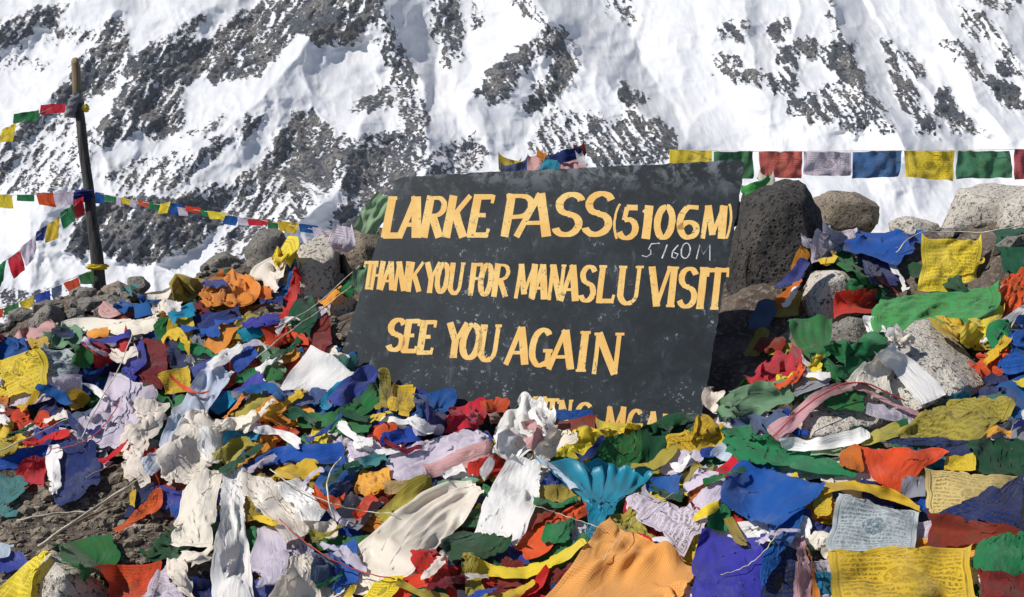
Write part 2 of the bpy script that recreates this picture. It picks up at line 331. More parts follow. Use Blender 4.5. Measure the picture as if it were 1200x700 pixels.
for dn, pl in ROCKP:
    xs = [p[0] for p in pl]; ys = [p[1] for p in pl]
    ix = np.where((pxs > min(xs)-30) & (pxs < max(xs)+30))[0]; iy = np.where((pys > min(ys)-30) & (pys < max(ys)+30))[0]
    if not len(ix) or not len(iy): continue
    s = np.s_[iy[0]:iy[-1]+1, ix[0]:ix[-1]+1]
    sdv = poly_sd(w2x[s], w2y[s], pl); v = np.clip((sdv+9)/13, 0, 1); v = v*v*(3-2*v)*dn
    rock[s] = np.maximum(rock[s], v)
outf = np.clip((np.maximum(-100-PX, PX-1300))/100, 0, 1); outf = np.maximum(outf, np.clip((-50-PY)/60, 0, 1))
rock = np.maximum(rock, outf*np.clip(.55+.8*fbm(PX/120, PY/90, 4, 91), 0, 1))
slant = np.where(PX < 480, 1, -1)
sl = np.clip((PX-480)/140, -1, 1)
du = PX*.82 + sl*-PY*.55; dv = PY*.55
amp += 45*fbm(PX/210, PY/150, 3, 11) + np.where(PX > 700, 36-np.clip((PX-700)/10, 0, 14), 36)*ridged(wx/85, wy/85, 4, 12, .55)
r1 = ridged(du/30, dv/34, 4, 13, .6); r2 = ridged((du+14*fbm(PX/30, PY/30, 3, 81))/15, (dv+8*fbm(PX/25, PY/25, 2, 82))/17, 4, 14, .62); r3 = ridged(du/4.6, dv/9, 3, 18, .6)
fl = ridged(du/7, dv/70, 2, 19)
def ddx(a):
    g = np.zeros_like(a); g[:, 1:-1] = (a[:, 2:]-a[:, :-2])/(pxs[2:]-pxs[:-2])[None]; return g
face = -(ddx(r1)*14+ddx(r2)*9+ddx(r3)*3.2)
face = np.clip(face, -1.2, 1.2)
amp += (r1-.4)*(5+24*rock) + (r2-.4)*(1.2+17*rock) + (r3-.4)*(.15+7*rock) + fl*1.0*(1-np.clip(rock, 0, 1)) + fbm(PX/9, PY/7, 3, 15)*(.5+5*rock)
near_rock = np.clip(rock*1.6, 0, 1)
rock = np.clip(rock*(.82+.1*np.clip((PX-700)/200, 0, 1)) + near_rock*(face*.36 + (r2-.42)*.2 + (ridged(wx/40, wy/32, 3, 101)-.45)*.45 + fbm(PX/3.2, PY/2.6, 2, 88)*.22), 0, 1.1)
amp += rock*6
Dp = Dp - amp
V3 = cam2world(np.stack([(PX-600)/F*Dp, (PY-350)/F*Dp, Dp], -1)).reshape(-1, 3)
mme = mesh('mountain', V3, grid_faces(len(pys), len(pxs)))
at_ = mme.attributes.new('rock', 'FLOAT', 'POINT'); at_.data.foreach_set('value', rock.ravel().astype(np.float32))
m, N, L, out = mat('snow_and_rock_face'); geo = N('ShaderNodeNewGeometry'); P = geo.outputs['Position']
atn = N('ShaderNodeAttribute', attribute_name='rock')
mp = N('ShaderNodeMapping'); L(P, mp.inputs[0]); mp.inputs['Rotation'].default_value = (0, R(25), 0); mp.inputs['Scale'].default_value = (1, .45, .8)
n1 = tnoise(N, L, mp.outputs[0], .055, 7, .68, .5); n2 = tnoise(N, L, P, .16, 5, .7); n3 = tnoise(N, L, P, .018, 5, .6, .4)
rs = mth(N, L, 'ADD', atn.outputs['Fac'], mth(N, L, 'MULTIPLY', mth(N, L, 'SUBTRACT', n1, .5), 1.3))
rs = mth(N, L, 'ADD', rs, mth(N, L, 'MULTIPLY', mth(N, L, 'SUBTRACT', n2, .5), 1.5))
mask = mth(N, L, 'MULTIPLY', sstep(N, L, rs, .47, .56), sstep(N, L, atn.outputs['Fac'], .03, .2))
rc = mixc(N, L, sstep(N, L, n3, .42, .60), (.095, .105, .125), (.26, .245, .225))
rc = mixc(N, L, sstep(N, L, n2, .42, .62), rc, (.042, .047, .058))
sn = mixc(N, L, sstep(N, L, n3, .4, .7), (.60, .61, .64), (.68, .68, .68))
col = mixc(N, L, mask, sn, rc)
hh = mth(N, L, 'ADD', mth(N, L, 'MULTIPLY', n1, 3), mth(N, L, 'MULTIPLY', n2, 1.6))
hh = mth(N, L, 'MULTIPLY', hh, mth(N, L, 'MULTIPLY_ADD', mask, 1.0, .10))
stk = N('ShaderNodeMapping'); L(P, stk.inputs[0]); stk.inputs['Scale'].default_value = (1, .12, .2)
hh = mth(N, L, 'ADD', hh, mth(N, L, 'MULTIPLY', tnoise(N, L, stk.outputs[0], .05, 5, .6, .3), .6))
bp = N('ShaderNodeBump'); bp.inputs['Strength'].default_value = 1; bp.inputs['Distance'].default_value = 3.0; L(hh, bp.inputs['Height'])
pr = N('ShaderNodeBsdfPrincipled'); L(col, pr.inputs['Base Color']); L(bp.outputs[0], pr.inputs['Normal']); pr.inputs['Roughness'].default_value = .85
pr.inputs['Specular IOR Level'].default_value = .2
L(pr.outputs[0], out.inputs[0])
mo = link('mountain', mme, m); tag(mo, kind='structure')

# ================= ROCKS =================
BV_OBJS = [go]
def rock_obj(poly, d, t, m, label, name='boulder', seed=0, cuts=5, nz=1.0, bulge=.5, cat=None, group=None, lean=0):
    """stone whose outline, distance and thickness are given; built as a hull with its own depth"""
    cx = sum(p[0] for p in poly)/len(poly); cy = sum(p[1] for p in poly)/len(poly)
    pts = []
    top, bot = min(p[1] for p in poly), max(p[1] for p in poly)
    for x, y in poly:
        dd = d + lean*(bot-y)/(bot-top)
        pts.append(at(x, y, dd+t*.15))
        dd2 = d + lean*(bot-(cy+(y-cy)*.72))/(bot-top)
        pts.append(at(cx+(x-cx)*.72, cy+(y-cy)*.72, dd2-t*bulge*.6)); pts.append(at(cx+(x-cx)*.8, cy+(y-cy)*.8, dd+t*.8))
    bm = bmesh.new()
    for p in pts: bm.verts.new(p)
    r = bmesh.ops.convex_hull(bm, input=bm.verts)
    bmesh.ops.delete(bm, geom=[v for v in bm.verts if not v.link_faces], context='VERTS')
    bmesh.ops.subdivide_edges(bm, edges=bm.edges, cuts=cuts, use_grid_fill=True)
    bmesh.ops.triangulate(bm, faces=bm.faces)
    for _ in range(1): bmesh.ops.smooth_vert(bm, verts=bm.verts, factor=.4, use_axis_x=True, use_axis_y=True, use_axis_z=True)
    bm.normal_update(); size = (pts[0]-at(cx, cy, d)).length
    off = Vector((seed*3.7, seed*1.3, 0))
    for v in bm.verts:
        q = (v.co+off)/size
        n = mnoise.fractal(q*1.4, 1, 2, 4)*.055 + (abs(mnoise.noise(q*2.6))-.25)*-.09 + mnoise.noise(q*9)*.014
        v.co += v.normal*n*size*nz
    # broken flat faces
    rr = random.Random(seed*31+5); cc_ = sum((v.co for v in bm.verts), Vector())/len(bm.verts)
    for _ in range(2 if label.startswith('big wedge') else 9):
        pn = Vector((rr.uniform(-1, 1), rr.uniform(-1.2, .2), rr.uniform(-.4, 1.1))).normalized(); sup = max((v.co-cc_).dot(pn) for v in bm.verts); th = sup*rr.uniform(.74, .9)
        for v in bm.verts:
            e = (v.co-cc_).dot(pn)-th
            if e > 0: v.co -= pn*e*.88
    bm.normal_update()
    me = bpy.data.meshes.new(name); bm.to_mesh(me); bm.free()
    me.polygons.foreach_set('use_smooth', [True]*len(me.polygons))
    o = link(name, me, m); recenter(o); tag(o, label, cat or ('boulder' if name == 'boulder' else 'stone'), group); BV_OBJS.append(o); return o
RK = [
 ([(868,215),(885,205),(920,205),(945,215),(958,245),(968,275),(960,330),(925,400),(870,440),(840,400),(850,300)],3.75,.45,BASA,'large dark pitted boulder behind the right edge of the signboard',1.0),
 ([(950,232),(975,225),(1010,224),(1032,238),(1036,262),(1015,275),(975,274),(955,262)],4.5,.35,BROWN,'brown topped boulder with dark hollow right of the dark pitted boulder',1.3),
 ([(1120,222),(1160,214),(1200,218),(1260,230),(1250,280),(1180,300),(1100,290),(1100,262)],4.2,.4,GRAN,'large pale granite boulder under the red end of the upper flag line',1.0),
 ([(1170,235),(1230,205),(1290,215),(1300,300),(1200,320),(1160,290)],4.0,.4,GRAN,'pale ribbed granite boulder at the right edge above green cloth',1.0),
 ([(1040,262),(1062,252),(1100,262),(1105,285),(1085,300),(1045,290)],4.3,.3,GRAN,'low rounded stone behind the top edge of the printed yellow square',1.0),
 ([(1010,290),(1060,280),(1090,300),(1070,350),(1020,345)],3.9,.3,GREY,'grey stone in shade behind the blue flag of the right heap',1.0),
 ([(952,312),(985,310),(1008,330),(1020,372),(985,392),(950,388),(935,360)],3.45,.3,GRAN,'sharp pale granite stone behind the small flat red flag',.8),
 ([(972,380),(1000,368),(1030,378),(1030,400),(990,412),(968,402)],3.22,.2,GREY,'split grey stone under the small flat red flag',1.2),
 ([(912,395),(925,386),(940,398),(940,420),(920,418)],3.3,.12,BROWN,'small brown stone left of the green flag under the small red flag',1.2),
 ([(1135,290),(1165,285),(1190,330),(1170,345),(1140,345)],3.75,.2,BASA,'dark stone in shadow right of the printed yellow square',1.0),
 ([(905,512),(935,475),(1000,438),(1075,375),(1100,370),(1125,395),(1165,438),(1150,462),(1110,480),(1050,505),(970,525),(925,528)],2.5,.32,GRAN,'big wedge of pale granite wrapped in a white scarf',.7),
 ([(1150,455),(1170,440),(1195,455),(1190,475),(1160,472)],2.95,.12,BROWN,'small tan stone by the right tip of the wedge of granite',1.0),
 ([(342,300),(352,288),(378,272),(396,280),(400,310),(392,370),(372,395),(350,385),(344,340)],3.95,.3,GRAN,'upright pale granite block left of the signboard',.8),
 ([(398,285),(415,270),(442,262),(452,280),(430,330),(412,345),(400,330)],4.05,.3,BROWN,'brown stone wedged between granite block and the upper sign edge',1.3),
 ([(384,350),(402,335),(422,345),(415,390),(398,420),(380,400)],3.85,.25,GRAN,'rough stone against the left edge of the signboard',1.4),
 ([(300,268),(330,270),(345,290),(340,320),(305,330),(285,300)],4.7,.3,GREY,'grey rock behind the upright granite block',1.4),
 ([(240,300),(262,294),(285,302),(288,325),(262,335),(238,326)],4.9,.3,GREY,'grey slab behind the orange scarf pile',1.4),
 ([(30,400),(40,368),(58,354),(74,358),(78,380),(62,392)],4.55,.22,GREY,'dark grey pointed stone left of the wooden pole foot',1.0),
 ([(80,372),(100,348),(115,346),(120,372),(95,385)],4.9,.22,GREY,'angular grey rock at the foot of the wooden pole',1.2),
 ([(118,338),(138,330),(160,342),(160,365),(130,368)],5.0,.25,BROWN,'brown stone right of the wooden pole foot',1.3),
 ([(0,380),(12,372),(30,385),(25,410),(0,412)],4.9,.2,GREY,'flat stone at the far left of the crest',1.2),
 ([(148,325),(166,322),(176,335),(165,348),(150,345)],5.2,.16,GREY,'small knobbly dark rock perched right of the wooden pole',1.6),
 ([(36,672),(60,643),(92,668),(125,688),(145,716),(30,716)],2.33,.3,GRAN,'pale speckled boulder under the green and yellow flags at lower left',.8),
 ([(205,680),(222,655),(250,640),(262,668),(258,712),(210,712)],2.32,.25,BASA,'black wet looking rock right of the lilac cloth at lower left',1.0),
 ([(135,622),(150,612),(178,612),(182,624),(160,632),(138,632)],2.62,.1,GRAN,'flat pale stone on dirt below the small red scrap',1.2),
 ([(120,614),(130,602),(148,606),(146,620),(128,624)],2.68,.1,GREY,'small rounded stone on dirt left of the flat pale stone',1.2),
 ([(190,580),(205,572),(215,585),(208,600),(192,598)],2.72,.1,BROWN,'pale brown stone tucked beside the hanging cream cloth',1.2),
 ([(178,632),(195,628),(205,640),(190,650),(176,645)],2.5,.1,GREY,'pale stone lying left of the black wet rock',1.2),
 ([(853,668),(862,650),(885,640),(900,642),(890,660),(868,672)],2.25,.06,GRAN,'small pale pointed stone resting on the indigo sheet',1.0),
 ([(40,590),(55,580),(65,592),(58,604),(42,602)],2.85,.09,GREY,'small grey stone on dirt below the red lump',1.3),
 ([(95,588),(112,584),(118,598),(100,604)],2.8,.09,BROWN,'brown stone on dirt under the royal blue cloth',1.3),
]
for i, (pl, d, t, mm, lb, nz) in enumerate(RK):
    big = max(p[0] for p in pl)-min(p[0] for p in pl) > 60
    rock_obj(pl, d, t, mm, lb, 'boulder' if big else 'stone', seed=i+1, cuts=7 if big else 4, nz=nz, bulge=.28 if i == 10 else .5, lean=.42 if i == 10 else 0)
# loose stones on the bare dirt and along the far crest, far too many to count: gravel
def gravel(name, spots, m, rmin, rmax):
    vs = []; fs = []
    ico = bmesh.new(); bmesh.ops.create_icosphere(ico, subdivisions=1, radius=1); iv = [v.co.copy() for v in ico.verts]; ifc = [[v.index for v in f.verts] for f in ico.faces]; ico.free()
    for (x, y, z) in spots:
        r = rmin*(rmax/rmin)**(random.random()**2); sc = Vector((r*random.uniform(.8, 1.4), r*random.uniform(.7, 1.2), r*random.uniform(.5, .8))); rot = Matrix.Rotation(random.random()*6.3, 3, 'Z') @ Matrix.Rotation(random.uniform(-.4, .4), 3, 'X')
        b = len(vs)
        for v in iv:
            q = rot @ Vector((v.x*sc.x, v.y*sc.y, v.z*sc.z))*(1+random.uniform(-.2, .15)); vs.append((x+q.x, y+q.y, z+q.z*1))
        fs += [[b+k for k in f] for f in ifc]
    o = link(name, mesh(name, vs, fs, False), m); return o
dg = bpy.context.evaluated_depsgraph_get()
def zmesh_bvh(o): 
    me = o.data; mw = Matrix.Translation(o.location)
    return BVHTree.FromPolygons([mw @ v.co for v in me.vertices], [tuple(p.vertices) for p in me.polygons])
gb = zmesh_bvh(go)
def gz(x, y):
    h = gb.ray_cast(Vector((x, y, 3)), Vector((0, 0, -1))); return h[0].z if h[0] else 0
def hit(px, py):
    o = Vector((0, 0, CZ)); h = gb.ray_cast(o, (at(px, py, 1)-o).normalized(), 30); return h[0]
sp = []
for _ in range(950):
    h = hit(random.uniform(-40, 240), random.uniform(560, 715))
    if h: sp.append((h.x, h.y, h.z+.002))
for _ in range(500):
    h = hit(random.uniform(-40, 420), random.uniform(325, 470))
    if h and h.y < 7: sp.append((h.x, h.y, h.z+.005))
go2 = gravel('gravel', sp, BROWN, .004, .026); tag(go2, 'loose brown and grey gravel over the bare dirt', 'gravel', kind='stuff')
cst = []
for (x0, x1, y0, y1, n) in ((-30, 200, 335, 392, 90), (200, 400, 300, 350, 60), (950, 1220, 215, 300, 60)):
    for _ in range(n):
        h = hit(random.uniform(x0, x1), random.uniform(y0, y1))
        if h and h.y < 6.8: cst.append((h.x, h.y, h.z+.01))
go3 = gravel('rubble', cst, GREY, .02, .075); tag(go3, 'small broken rubble along the crest of the cairn', 'rubble', kind='stuff')

# ================= SIGN =================
sign = empty('signboard', tuple(on_sign(610, 480))); tag(sign, 'dark slate painted signboard with yellow lettering leaning in the flag heap', 'sign')
corners = [(470,208),(560,202.5),(680,197),(780,192),(868,187.5),(873,192),(858,280),(842,370),(826,470),(814,530),(700,522),(580,500),(470,482),(380,468),(398,420),(420,350),(444,280),(459,232),(462,212)]
mS, N, L, out = mat('dark_board_paint'); geo = N('ShaderNodeNewGeometry'); P = geo.outputs['Position']
n1 = tnoise(N, L, P, 4.5, 6, .7, .6); n2 = tnoise(N, L, P, 48, 5, .8); n3 = tnoise(N, L, P, 16, 6, .75, .5)
szz = N('ShaderNodeSeparateXYZ'); L(P, szz.inputs[0])
col = mixc(N, L, sstep(N, L, n1, .35, .7), (.009, .013, .016), (.022, .031, .038))
col = mixc(N, L, mth(N, L, 'MULTIPLY', sstep(N, L, n3, .45, .7), .5), col, (.038, .052, .062))
topf = mth(N, L, 'MULTIPLY', sstep(N, L, szz.outputs[2], 1.25, 1.42), .0)
sc_ = mth(N, L, 'MULTIPLY', sstep(N, L, n2, .585, .64), sstep(N, L, n1, .47, .60))
col = mixc(N, L, sc_, col, (.30, .32, .33))
# scraped and faded band along the upper rim and the lower middle
rim = mth(N, L, 'MULTIPLY', sstep(N, L, szz.outputs[2], 1.20, 1.36), sstep(N, L, n3, .46, .60))
col = mixc(N, L, mth(N, L, 'MULTIPLY', rim, .75), col, (.24, .27, .29))
mp = N('ShaderNodeMapping'); L(P, mp.inputs[0]); mp.inputs['Scale'].default_value = (26, 26, 3.5)
drip = sstep(N, L, tnoise(N, L, mp.outputs[0], 1, 4, .6), .60, .72)
col = mixc(N, L, mth(N, L, 'MULTIPLY', drip, .35), col, (.14, .155, .165))
pr = N('ShaderNodeBsdfPrincipled'); L(col, pr.inputs['Base Color']); pr.inputs['Roughness'].default_value = .55; pr.inputs['Specular IOR Level'].default_value = .35
bp = N('ShaderNodeBump'); bp.inputs['Strength'].default_value = .15; bp.inputs['Distance'].default_value = .003; L(mth(N, L, 'ADD', n2, n3), bp.inputs['Height']); L(bp.outputs[0], pr.inputs['Normal'])
L(pr.outputs[0], out.inputs[0])
# densify outline with slightly chipped edge
ol = []
for (a, b) in zip(corners, corners[1:]+corners[:1]):
    n = max(2, int(math.hypot(b[0]-a[0], b[1]-a[1])/5))
    for k in range(n):
        t = k/n; ol.append((a[0]+(b[0]-a[0])*t+random.uniform(-.7, .7), a[1]+(b[1]-a[1])*t+random.uniform(-.7, .7)))
front = [tuple(on_sign(x, y)) for x, y in ol]; back = [tuple(np.array(p)-SN*.011) for p in front]; k = len(ol)
fs = [list(range(k)), list(range(k, 2*k))[::-1]] + [[i, i+k, (i+1) % k+k, (i+1) % k] for i in range(k)]
bd = link('board', mesh('board', front+back, fs, False), mS, sign)
mL, N, L, out = mat('yellow_sign_paint'); geo = N('ShaderNodeNewGeometry'); P = geo.outputs['Position']
n2 = tnoise(N, L, P, 75, 5, .8); n1 = tnoise(N, L, P, 12, 4, .6)
col = mixc(N, L, sstep(N, L, n1, .35, .65), (.80, .46, .11), (.86, .58, .19))
col = mixc(N, L, mth(N, L, 'MULTIPLY', sstep(N, L, mth(N, L, 'ADD', n2, mth(N, L, 'MULTIPLY', n1, .35)), .775, .82), .8), col, (.10, .075, .05))
pr = N('ShaderNodeBsdfPrincipled'); L(col, pr.inputs['Base Color']); pr.inputs['Roughness'].default_value = .6
L(pr.outputs[0], out.inputs[0])
mW = simple('white_scratched_paint', (.55, .56, .56), .7, .4, 90)
def arc(cx, cy, rx, ry, a0, a1, n=14): return [(cx+rx*math.cos(R(a0+(a1-a0)*i/n)), cy+ry*math.sin(R(a0+(a1-a0)*i/n))) for i in range(n+1)]
# strokes in unit box; (points, weight) weight 1 thick, .5 thin
G = {
 'L': [([(.22,1),(.22,0)],1),([(.1,.06),(.95,.06)],.75),([(.9,.0),(.97,.22)],.5),([(.02,.97),(.45,.97)],.45)],
 'A': [([(.02,0),(.48,1)],.75),([(.48,1),(.86,0)],1.15),([(.24,.32),(.72,.32)],.5)],
 'R': [([(.2,1),(.2,0)],1),([(.05,.95),(.55,.95)]+arc(.55,.74,.33,.21,90,-90)+[(.25,.52)],.7),([(.45,.5),(.92,0)],1)],
 'K': [([(.2,1),(.2,0)],1),([(.95,1),(.3,.45)],.6),([(.42,.58),(.95,0)],1.05)],
 'E': [([(.25,1),(.25,0)],1),([(.08,.95),(.95,.95)],.65),([(.25,.52),(.75,.52)],.55),([(.08,.05),(.97,.05)],.65),([(.95,1),(.93,.8)],.4),([(.95,0),(.98,.2)],.4)],
 'F': [([(.28,1),(.28,0)],1),([(.1,.95),(.97,.95)],.65),([(.28,.52),(.75,.52)],.55),([(.95,1),(.94,.78)],.4),([(.08,.03),(.5,.03)],.45)],
 'P': [([(.22,1),(.22,0)],1),([(.05,.95),(.55,.95)]+arc(.55,.71,.35,.24,90,-90)+[(.25,.46)],.8)],
 'S': [(arc(.5,.74,.36,.22,20,180)+arc(.5,.74,.36,.22,180,270,6)+arc(.5,.27,.38,.23,90,0,6)+arc(.5,.27,.38,.23,0,-160),.95)],
 '(': [(arc(1.15,.5,.85,.6,128,232,12),.35)],
 ')': [(arc(-.15,.5,.85,.6,52,-52,12),.35)],
 '5': [([(.85,.94),(.32,.94)],.8),([(.34,.95),(.26,.56)],.7),([(.26,.56)]+arc(.45,.3,.40,.28,110,-160,16),.95)],
 '1': [([(.55,1),(.55,0)],1.2),([(.2,.78),(.55,.97)],.55)],
 '0': [(arc(.5,.5,.33,.46,90,450,26),1)],
 'O': [(arc(.5,.5,.36,.46,90,450,26),1)],
 '6': [([(.85,.93),(.6,.95)]+arc(.52,.5,.38,.46,100,270,12)+arc(.52,.27,.34,.23,-90,180,16),.95)],
 'M': [([(.12,0),(.2,1)],.7),([(.2,1),(.5,.12)],1),([(.5,.12),(.84,1)],.55),([(.84,1),(.88,0)],1.1)],
 'T': [([(.5,1),(.5,0)],1),([(.02,.94),(.98,.94)],.65),([(.04,1),(.02,.78)],.4),([(.96,1),(.98,.78)],.4),([(.3,.03),(.7,.03)],.4)],
 'H': [([(.2,1),(.2,0)],1),([(.82,1),(.82,0)],1),([(.2,.5),(.82,.5)],.5)],
 'N': [([(.16,0),(.16,1)],.65),([(.16,1),(.84,0)],1.1),([(.84,0),(.84,1)],.65),([(.02,.97),(.2,.97)],.4),([(.7,.97),(1,.97)],.4)],
 'Y': [([(.05,1),(.5,.45)],1),([(.95,1),(.5,.45)],.6),([(.5,.5),(.5,0)],1),([(.3,.03),(.7,.03)],.4)],
 'U': [([(.18,1),(.18,.3)]+arc(.5,.3,.32,.27,180,300,8),1),([(.66,.07)]+arc(.5,.3,.32,.27,310,360,4)+[(.82,1)],.65),([(.02,.97),(.34,.97)],.4),([(.68,.97),(.98,.97)],.4)],
 'V': [([(.08,1),(.5,0)],1.1),([(.5,0),(.94,1)],.6),([(-.05,.97),(.25,.97)],.4),([(.8,.97),(1.05,.97)],.4)],
 'I': [([(.5,1),(.5,0)],1.1),([(.1,.97),(.9,.97)],.4),([(.1,.03),(.9,.03)],.4)],
 'G': [(arc(.52,.5,.38,.46,45,290,20)+[(.84,.12)],.95),([(.84,.0),(.84,.42)],.8),([(.6,.42),(1,.42)],.5)],
}
def letter(ch, x0, x1, yt, yb, slant, w, m=None, ppx=None, off0=.0003):
    vs = []; fs = []
    for si, (pts, wt) in enumerate(G[ch] if ppx is None else ppx):
        P2 = [(x0+(x1-x0)*u+slant*v+random.uniform(-.25, .25), yb+(yt-yb)*v+random.uniform(-.2, .2)) for u, v in pts]
        if len(P2) == 2: P2 = [P2[0], ((P2[0][0]+P2[1][0])/2+random.uniform(-.3, .3), (P2[0][1]+P2[1][1])/2), P2[1]]
        n = len(P2); b = len(vs); hw = w*wt/2; off = off0+si*.00015
        for i, (x, y) in enumerate(P2):
            xa, ya = P2[max(i-1, 0)]; xb, yb_ = P2[min(i+1, n-1)]; tx, ty = xb-xa, yb_-ya; l = math.hypot(tx, ty) or 1; tx /= l; ty /= l
            h = hw*(1+random.uniform(-.06, .06))
            # broad brush: heavier on upright strokes
            h *= (.62+.38*abs(ty)) if len(pts) > 4 else 1
            ex = .0
            vs.append(tuple(on_sign(x-ty*h, y+tx*h, off))); vs.append(tuple(on_sign(x+ty*h, y-tx*h, off)))
        for i in range(n-1): fs.append([b+2*i, b+2*i+1, b+2*i+3, b+2*i+2])
    me = mesh('letter', vs, fs, False); link('letter', me, m or mL, sign)
def lerp(a, b, t): return a+(b-a)*t
def yrow(x, xa, ya, xb, yb): return lerp(ya, yb, (x-xa)/(xb-xa))
for ch, x0, x1 in [('L',446,470),('A',467,491),('R',491,517),('K',517,544),('E',545,571),('P',583,620),('A',604,646),('S',644,680),('S',679,715)]:
    xm = (x0+x1)/2; letter(ch, x0, x1, yrow(xm,455,231,700,225), yrow(xm,455,279,700,277), 9, 9.6)
for ch, x0, x1 in [('(',714,728),('5',723,747),('1',748,764),('0',764,790),('6',791,819),('M',820,849),(')',846,858)]:
    letter(ch, x0, x1, 241 if ch not in '()' else 238, 280 if ch not in '()' else 281, 4, 8.2)
for ch, x0, x1 in [('T',423,438),('H',431,447),('A',446,461),('N',460,476),('K',475,492),('Y',495,511),('O',508,524),('U',523,541),('F',547,561),('O',559,575),('R',575,594),
  ('M',601,626),('A',623,640),('N',640,659),('A',657,677),('S',677,696),('L',697,719),('U',720,750),('V',757,782),('I',779,792),('S',792,815),('I',814,826),('T',825,849)]:
    xm = (x0+x1)/2; letter(ch, x0, x1, yrow(xm,430,306,850,314), yrow(xm,430,339,850,364), 5, 5.8+(xm-430)/420*2)
for ch, x0, x1 in [('S',451,472),('E',469,487),('E',487,506),('Y',520,542),('O',536,562),('U',557,583),('A',592,619),('G',617,645),('A',642,673),('I',673,688),('N',690,726)]:
    xm = (x0+x1)/2; letter(ch, x0, x1, yrow(xm,455,373,720,391), yrow(xm,455,411,720,440), 6, 8)
for ch, x0, x1 in [('N',622,638),('T',638,652),('N',652,669),('G',671,694),('M',706,732),('G',733,752),('A',754,771),('R',773,793)]:
    xm = (x0+x1)/2; letter(ch, x0, x1, yrow(xm,622,464,790,486), yrow(xm,622,494,790,518), 3, 6)
HW = [[([(.0,.08),(.3,.0),(.55,.2),(.5,.5),(.35,.55),(.5,.95),(1,1)],1)],[([(.2,0),(.7,1)],1)],[([(.7,1),(.2,.5),(.2,.1),(.6,0),(.8,.3),(.3,.45)],1)],[(arc(.5,.5,.4,.5,60,420,16),1)],[([(.0,-.05),(.12,1),(.45,.3),(.82,1),(.95,-.15)],1)]]
for g, x0, x1, yt, yb in zip(HW, (752,774,785,796,816), (771,782,796,809,833), (285,287,287,285,287), (301,303,303,303,303)):
    letter('', x0, x1, yt, yb, 2, 1.5, mW, g)

# ================= DEPTH FIELD of the heap (what a cloth laid there would rest on) =================
BX0, BX1, BY0, BY1, BC = -70, 1272, 150, 790, 2.0
allv = []; allf = []
for o in BV_OBJS+[bd]:
    b = len(allv); loc = o.location if o.parent is None else Vector((0, 0, 0))
    allv += [v.co+loc for v in o.data.vertices]; allf += [tuple(b+i for i in p.vertices) for p in o.data.polygons]
bvh = BVHTree.FromPolygons(allv, allf)
bw = int((BX1-BX0)/BC); bh = int((BY1-BY0)/BC); BUF = np.full((bh, bw), 30.0); Oc = Vector((0, 0, CZ)); fw = Vector((0, cp, sp_))
for j in range(0, bh):
    for i in range(0, bw):
        dr = at(BX0+i*BC, BY0+j*BC, 1)-Oc; h = bvh.ray_cast(Oc, dr.normalized(), 12)
        if h[0]: BUF[j, i] = (h[0]-Oc).dot(fw)
def blur(a, k):
    for ax in (0, 1):
        c = np.cumsum(np.pad(a, [(k+1, k) if q == ax else (0, 0) for q in (0, 1)], mode='edge'), ax)
        a = (np.take(c, range(2*k+1, c.shape[ax]), ax)-np.take(c, range(0, c.shape[ax]-2*k-1), ax))/(2*k+1)
    return a
BUF = np.minimum(BUF, 7.0)
for _ in range(2):
    Bp = np.pad(BUF, 1, mode='edge'); BUF = np.minimum.reduce([Bp[a:a+bh, b:b+bw] for a in range(3) for b in range(3)])
BUF = BUF-.018
def minf(a, k):
    for ax in (0, 1):
        p_ = np.pad(a, [(k, k) if q == ax else (0, 0) for q in (0, 1)], mode='edge'); m_ = a.shape[ax]
        a = np.minimum.reduce([np.take(p_, range(t, t+m_), ax) for t in range(2*k+1)])
    return a
def samp(B, px, py):
    i = np.clip(((px-BX0)/BC).astype(int), 0, bw-1); j = np.clip(((py-BY0)/BC).astype(int), 0, bh-1); return B[j, i]
def interp_rows(rows, mm):
    rows = np.array(rows, float); k = len(rows)
    t = np.linspace(0, k-1, mm); i = np.clip(t.astype(int), 0, k-2); f = (t-i)[:, None]
    p0 = rows[np.maximum(i-1, 0)]; p1 = rows[i]; p2 = rows[i+1]; p3 = rows[np.minimum(i+2, k-1)]
    return .5*((2*p1)+(p2-p0)*f+(2*p0-5*p1+4*p2-p3)*f*f+(3*p1-p0-3*p2+p3)*f**3)
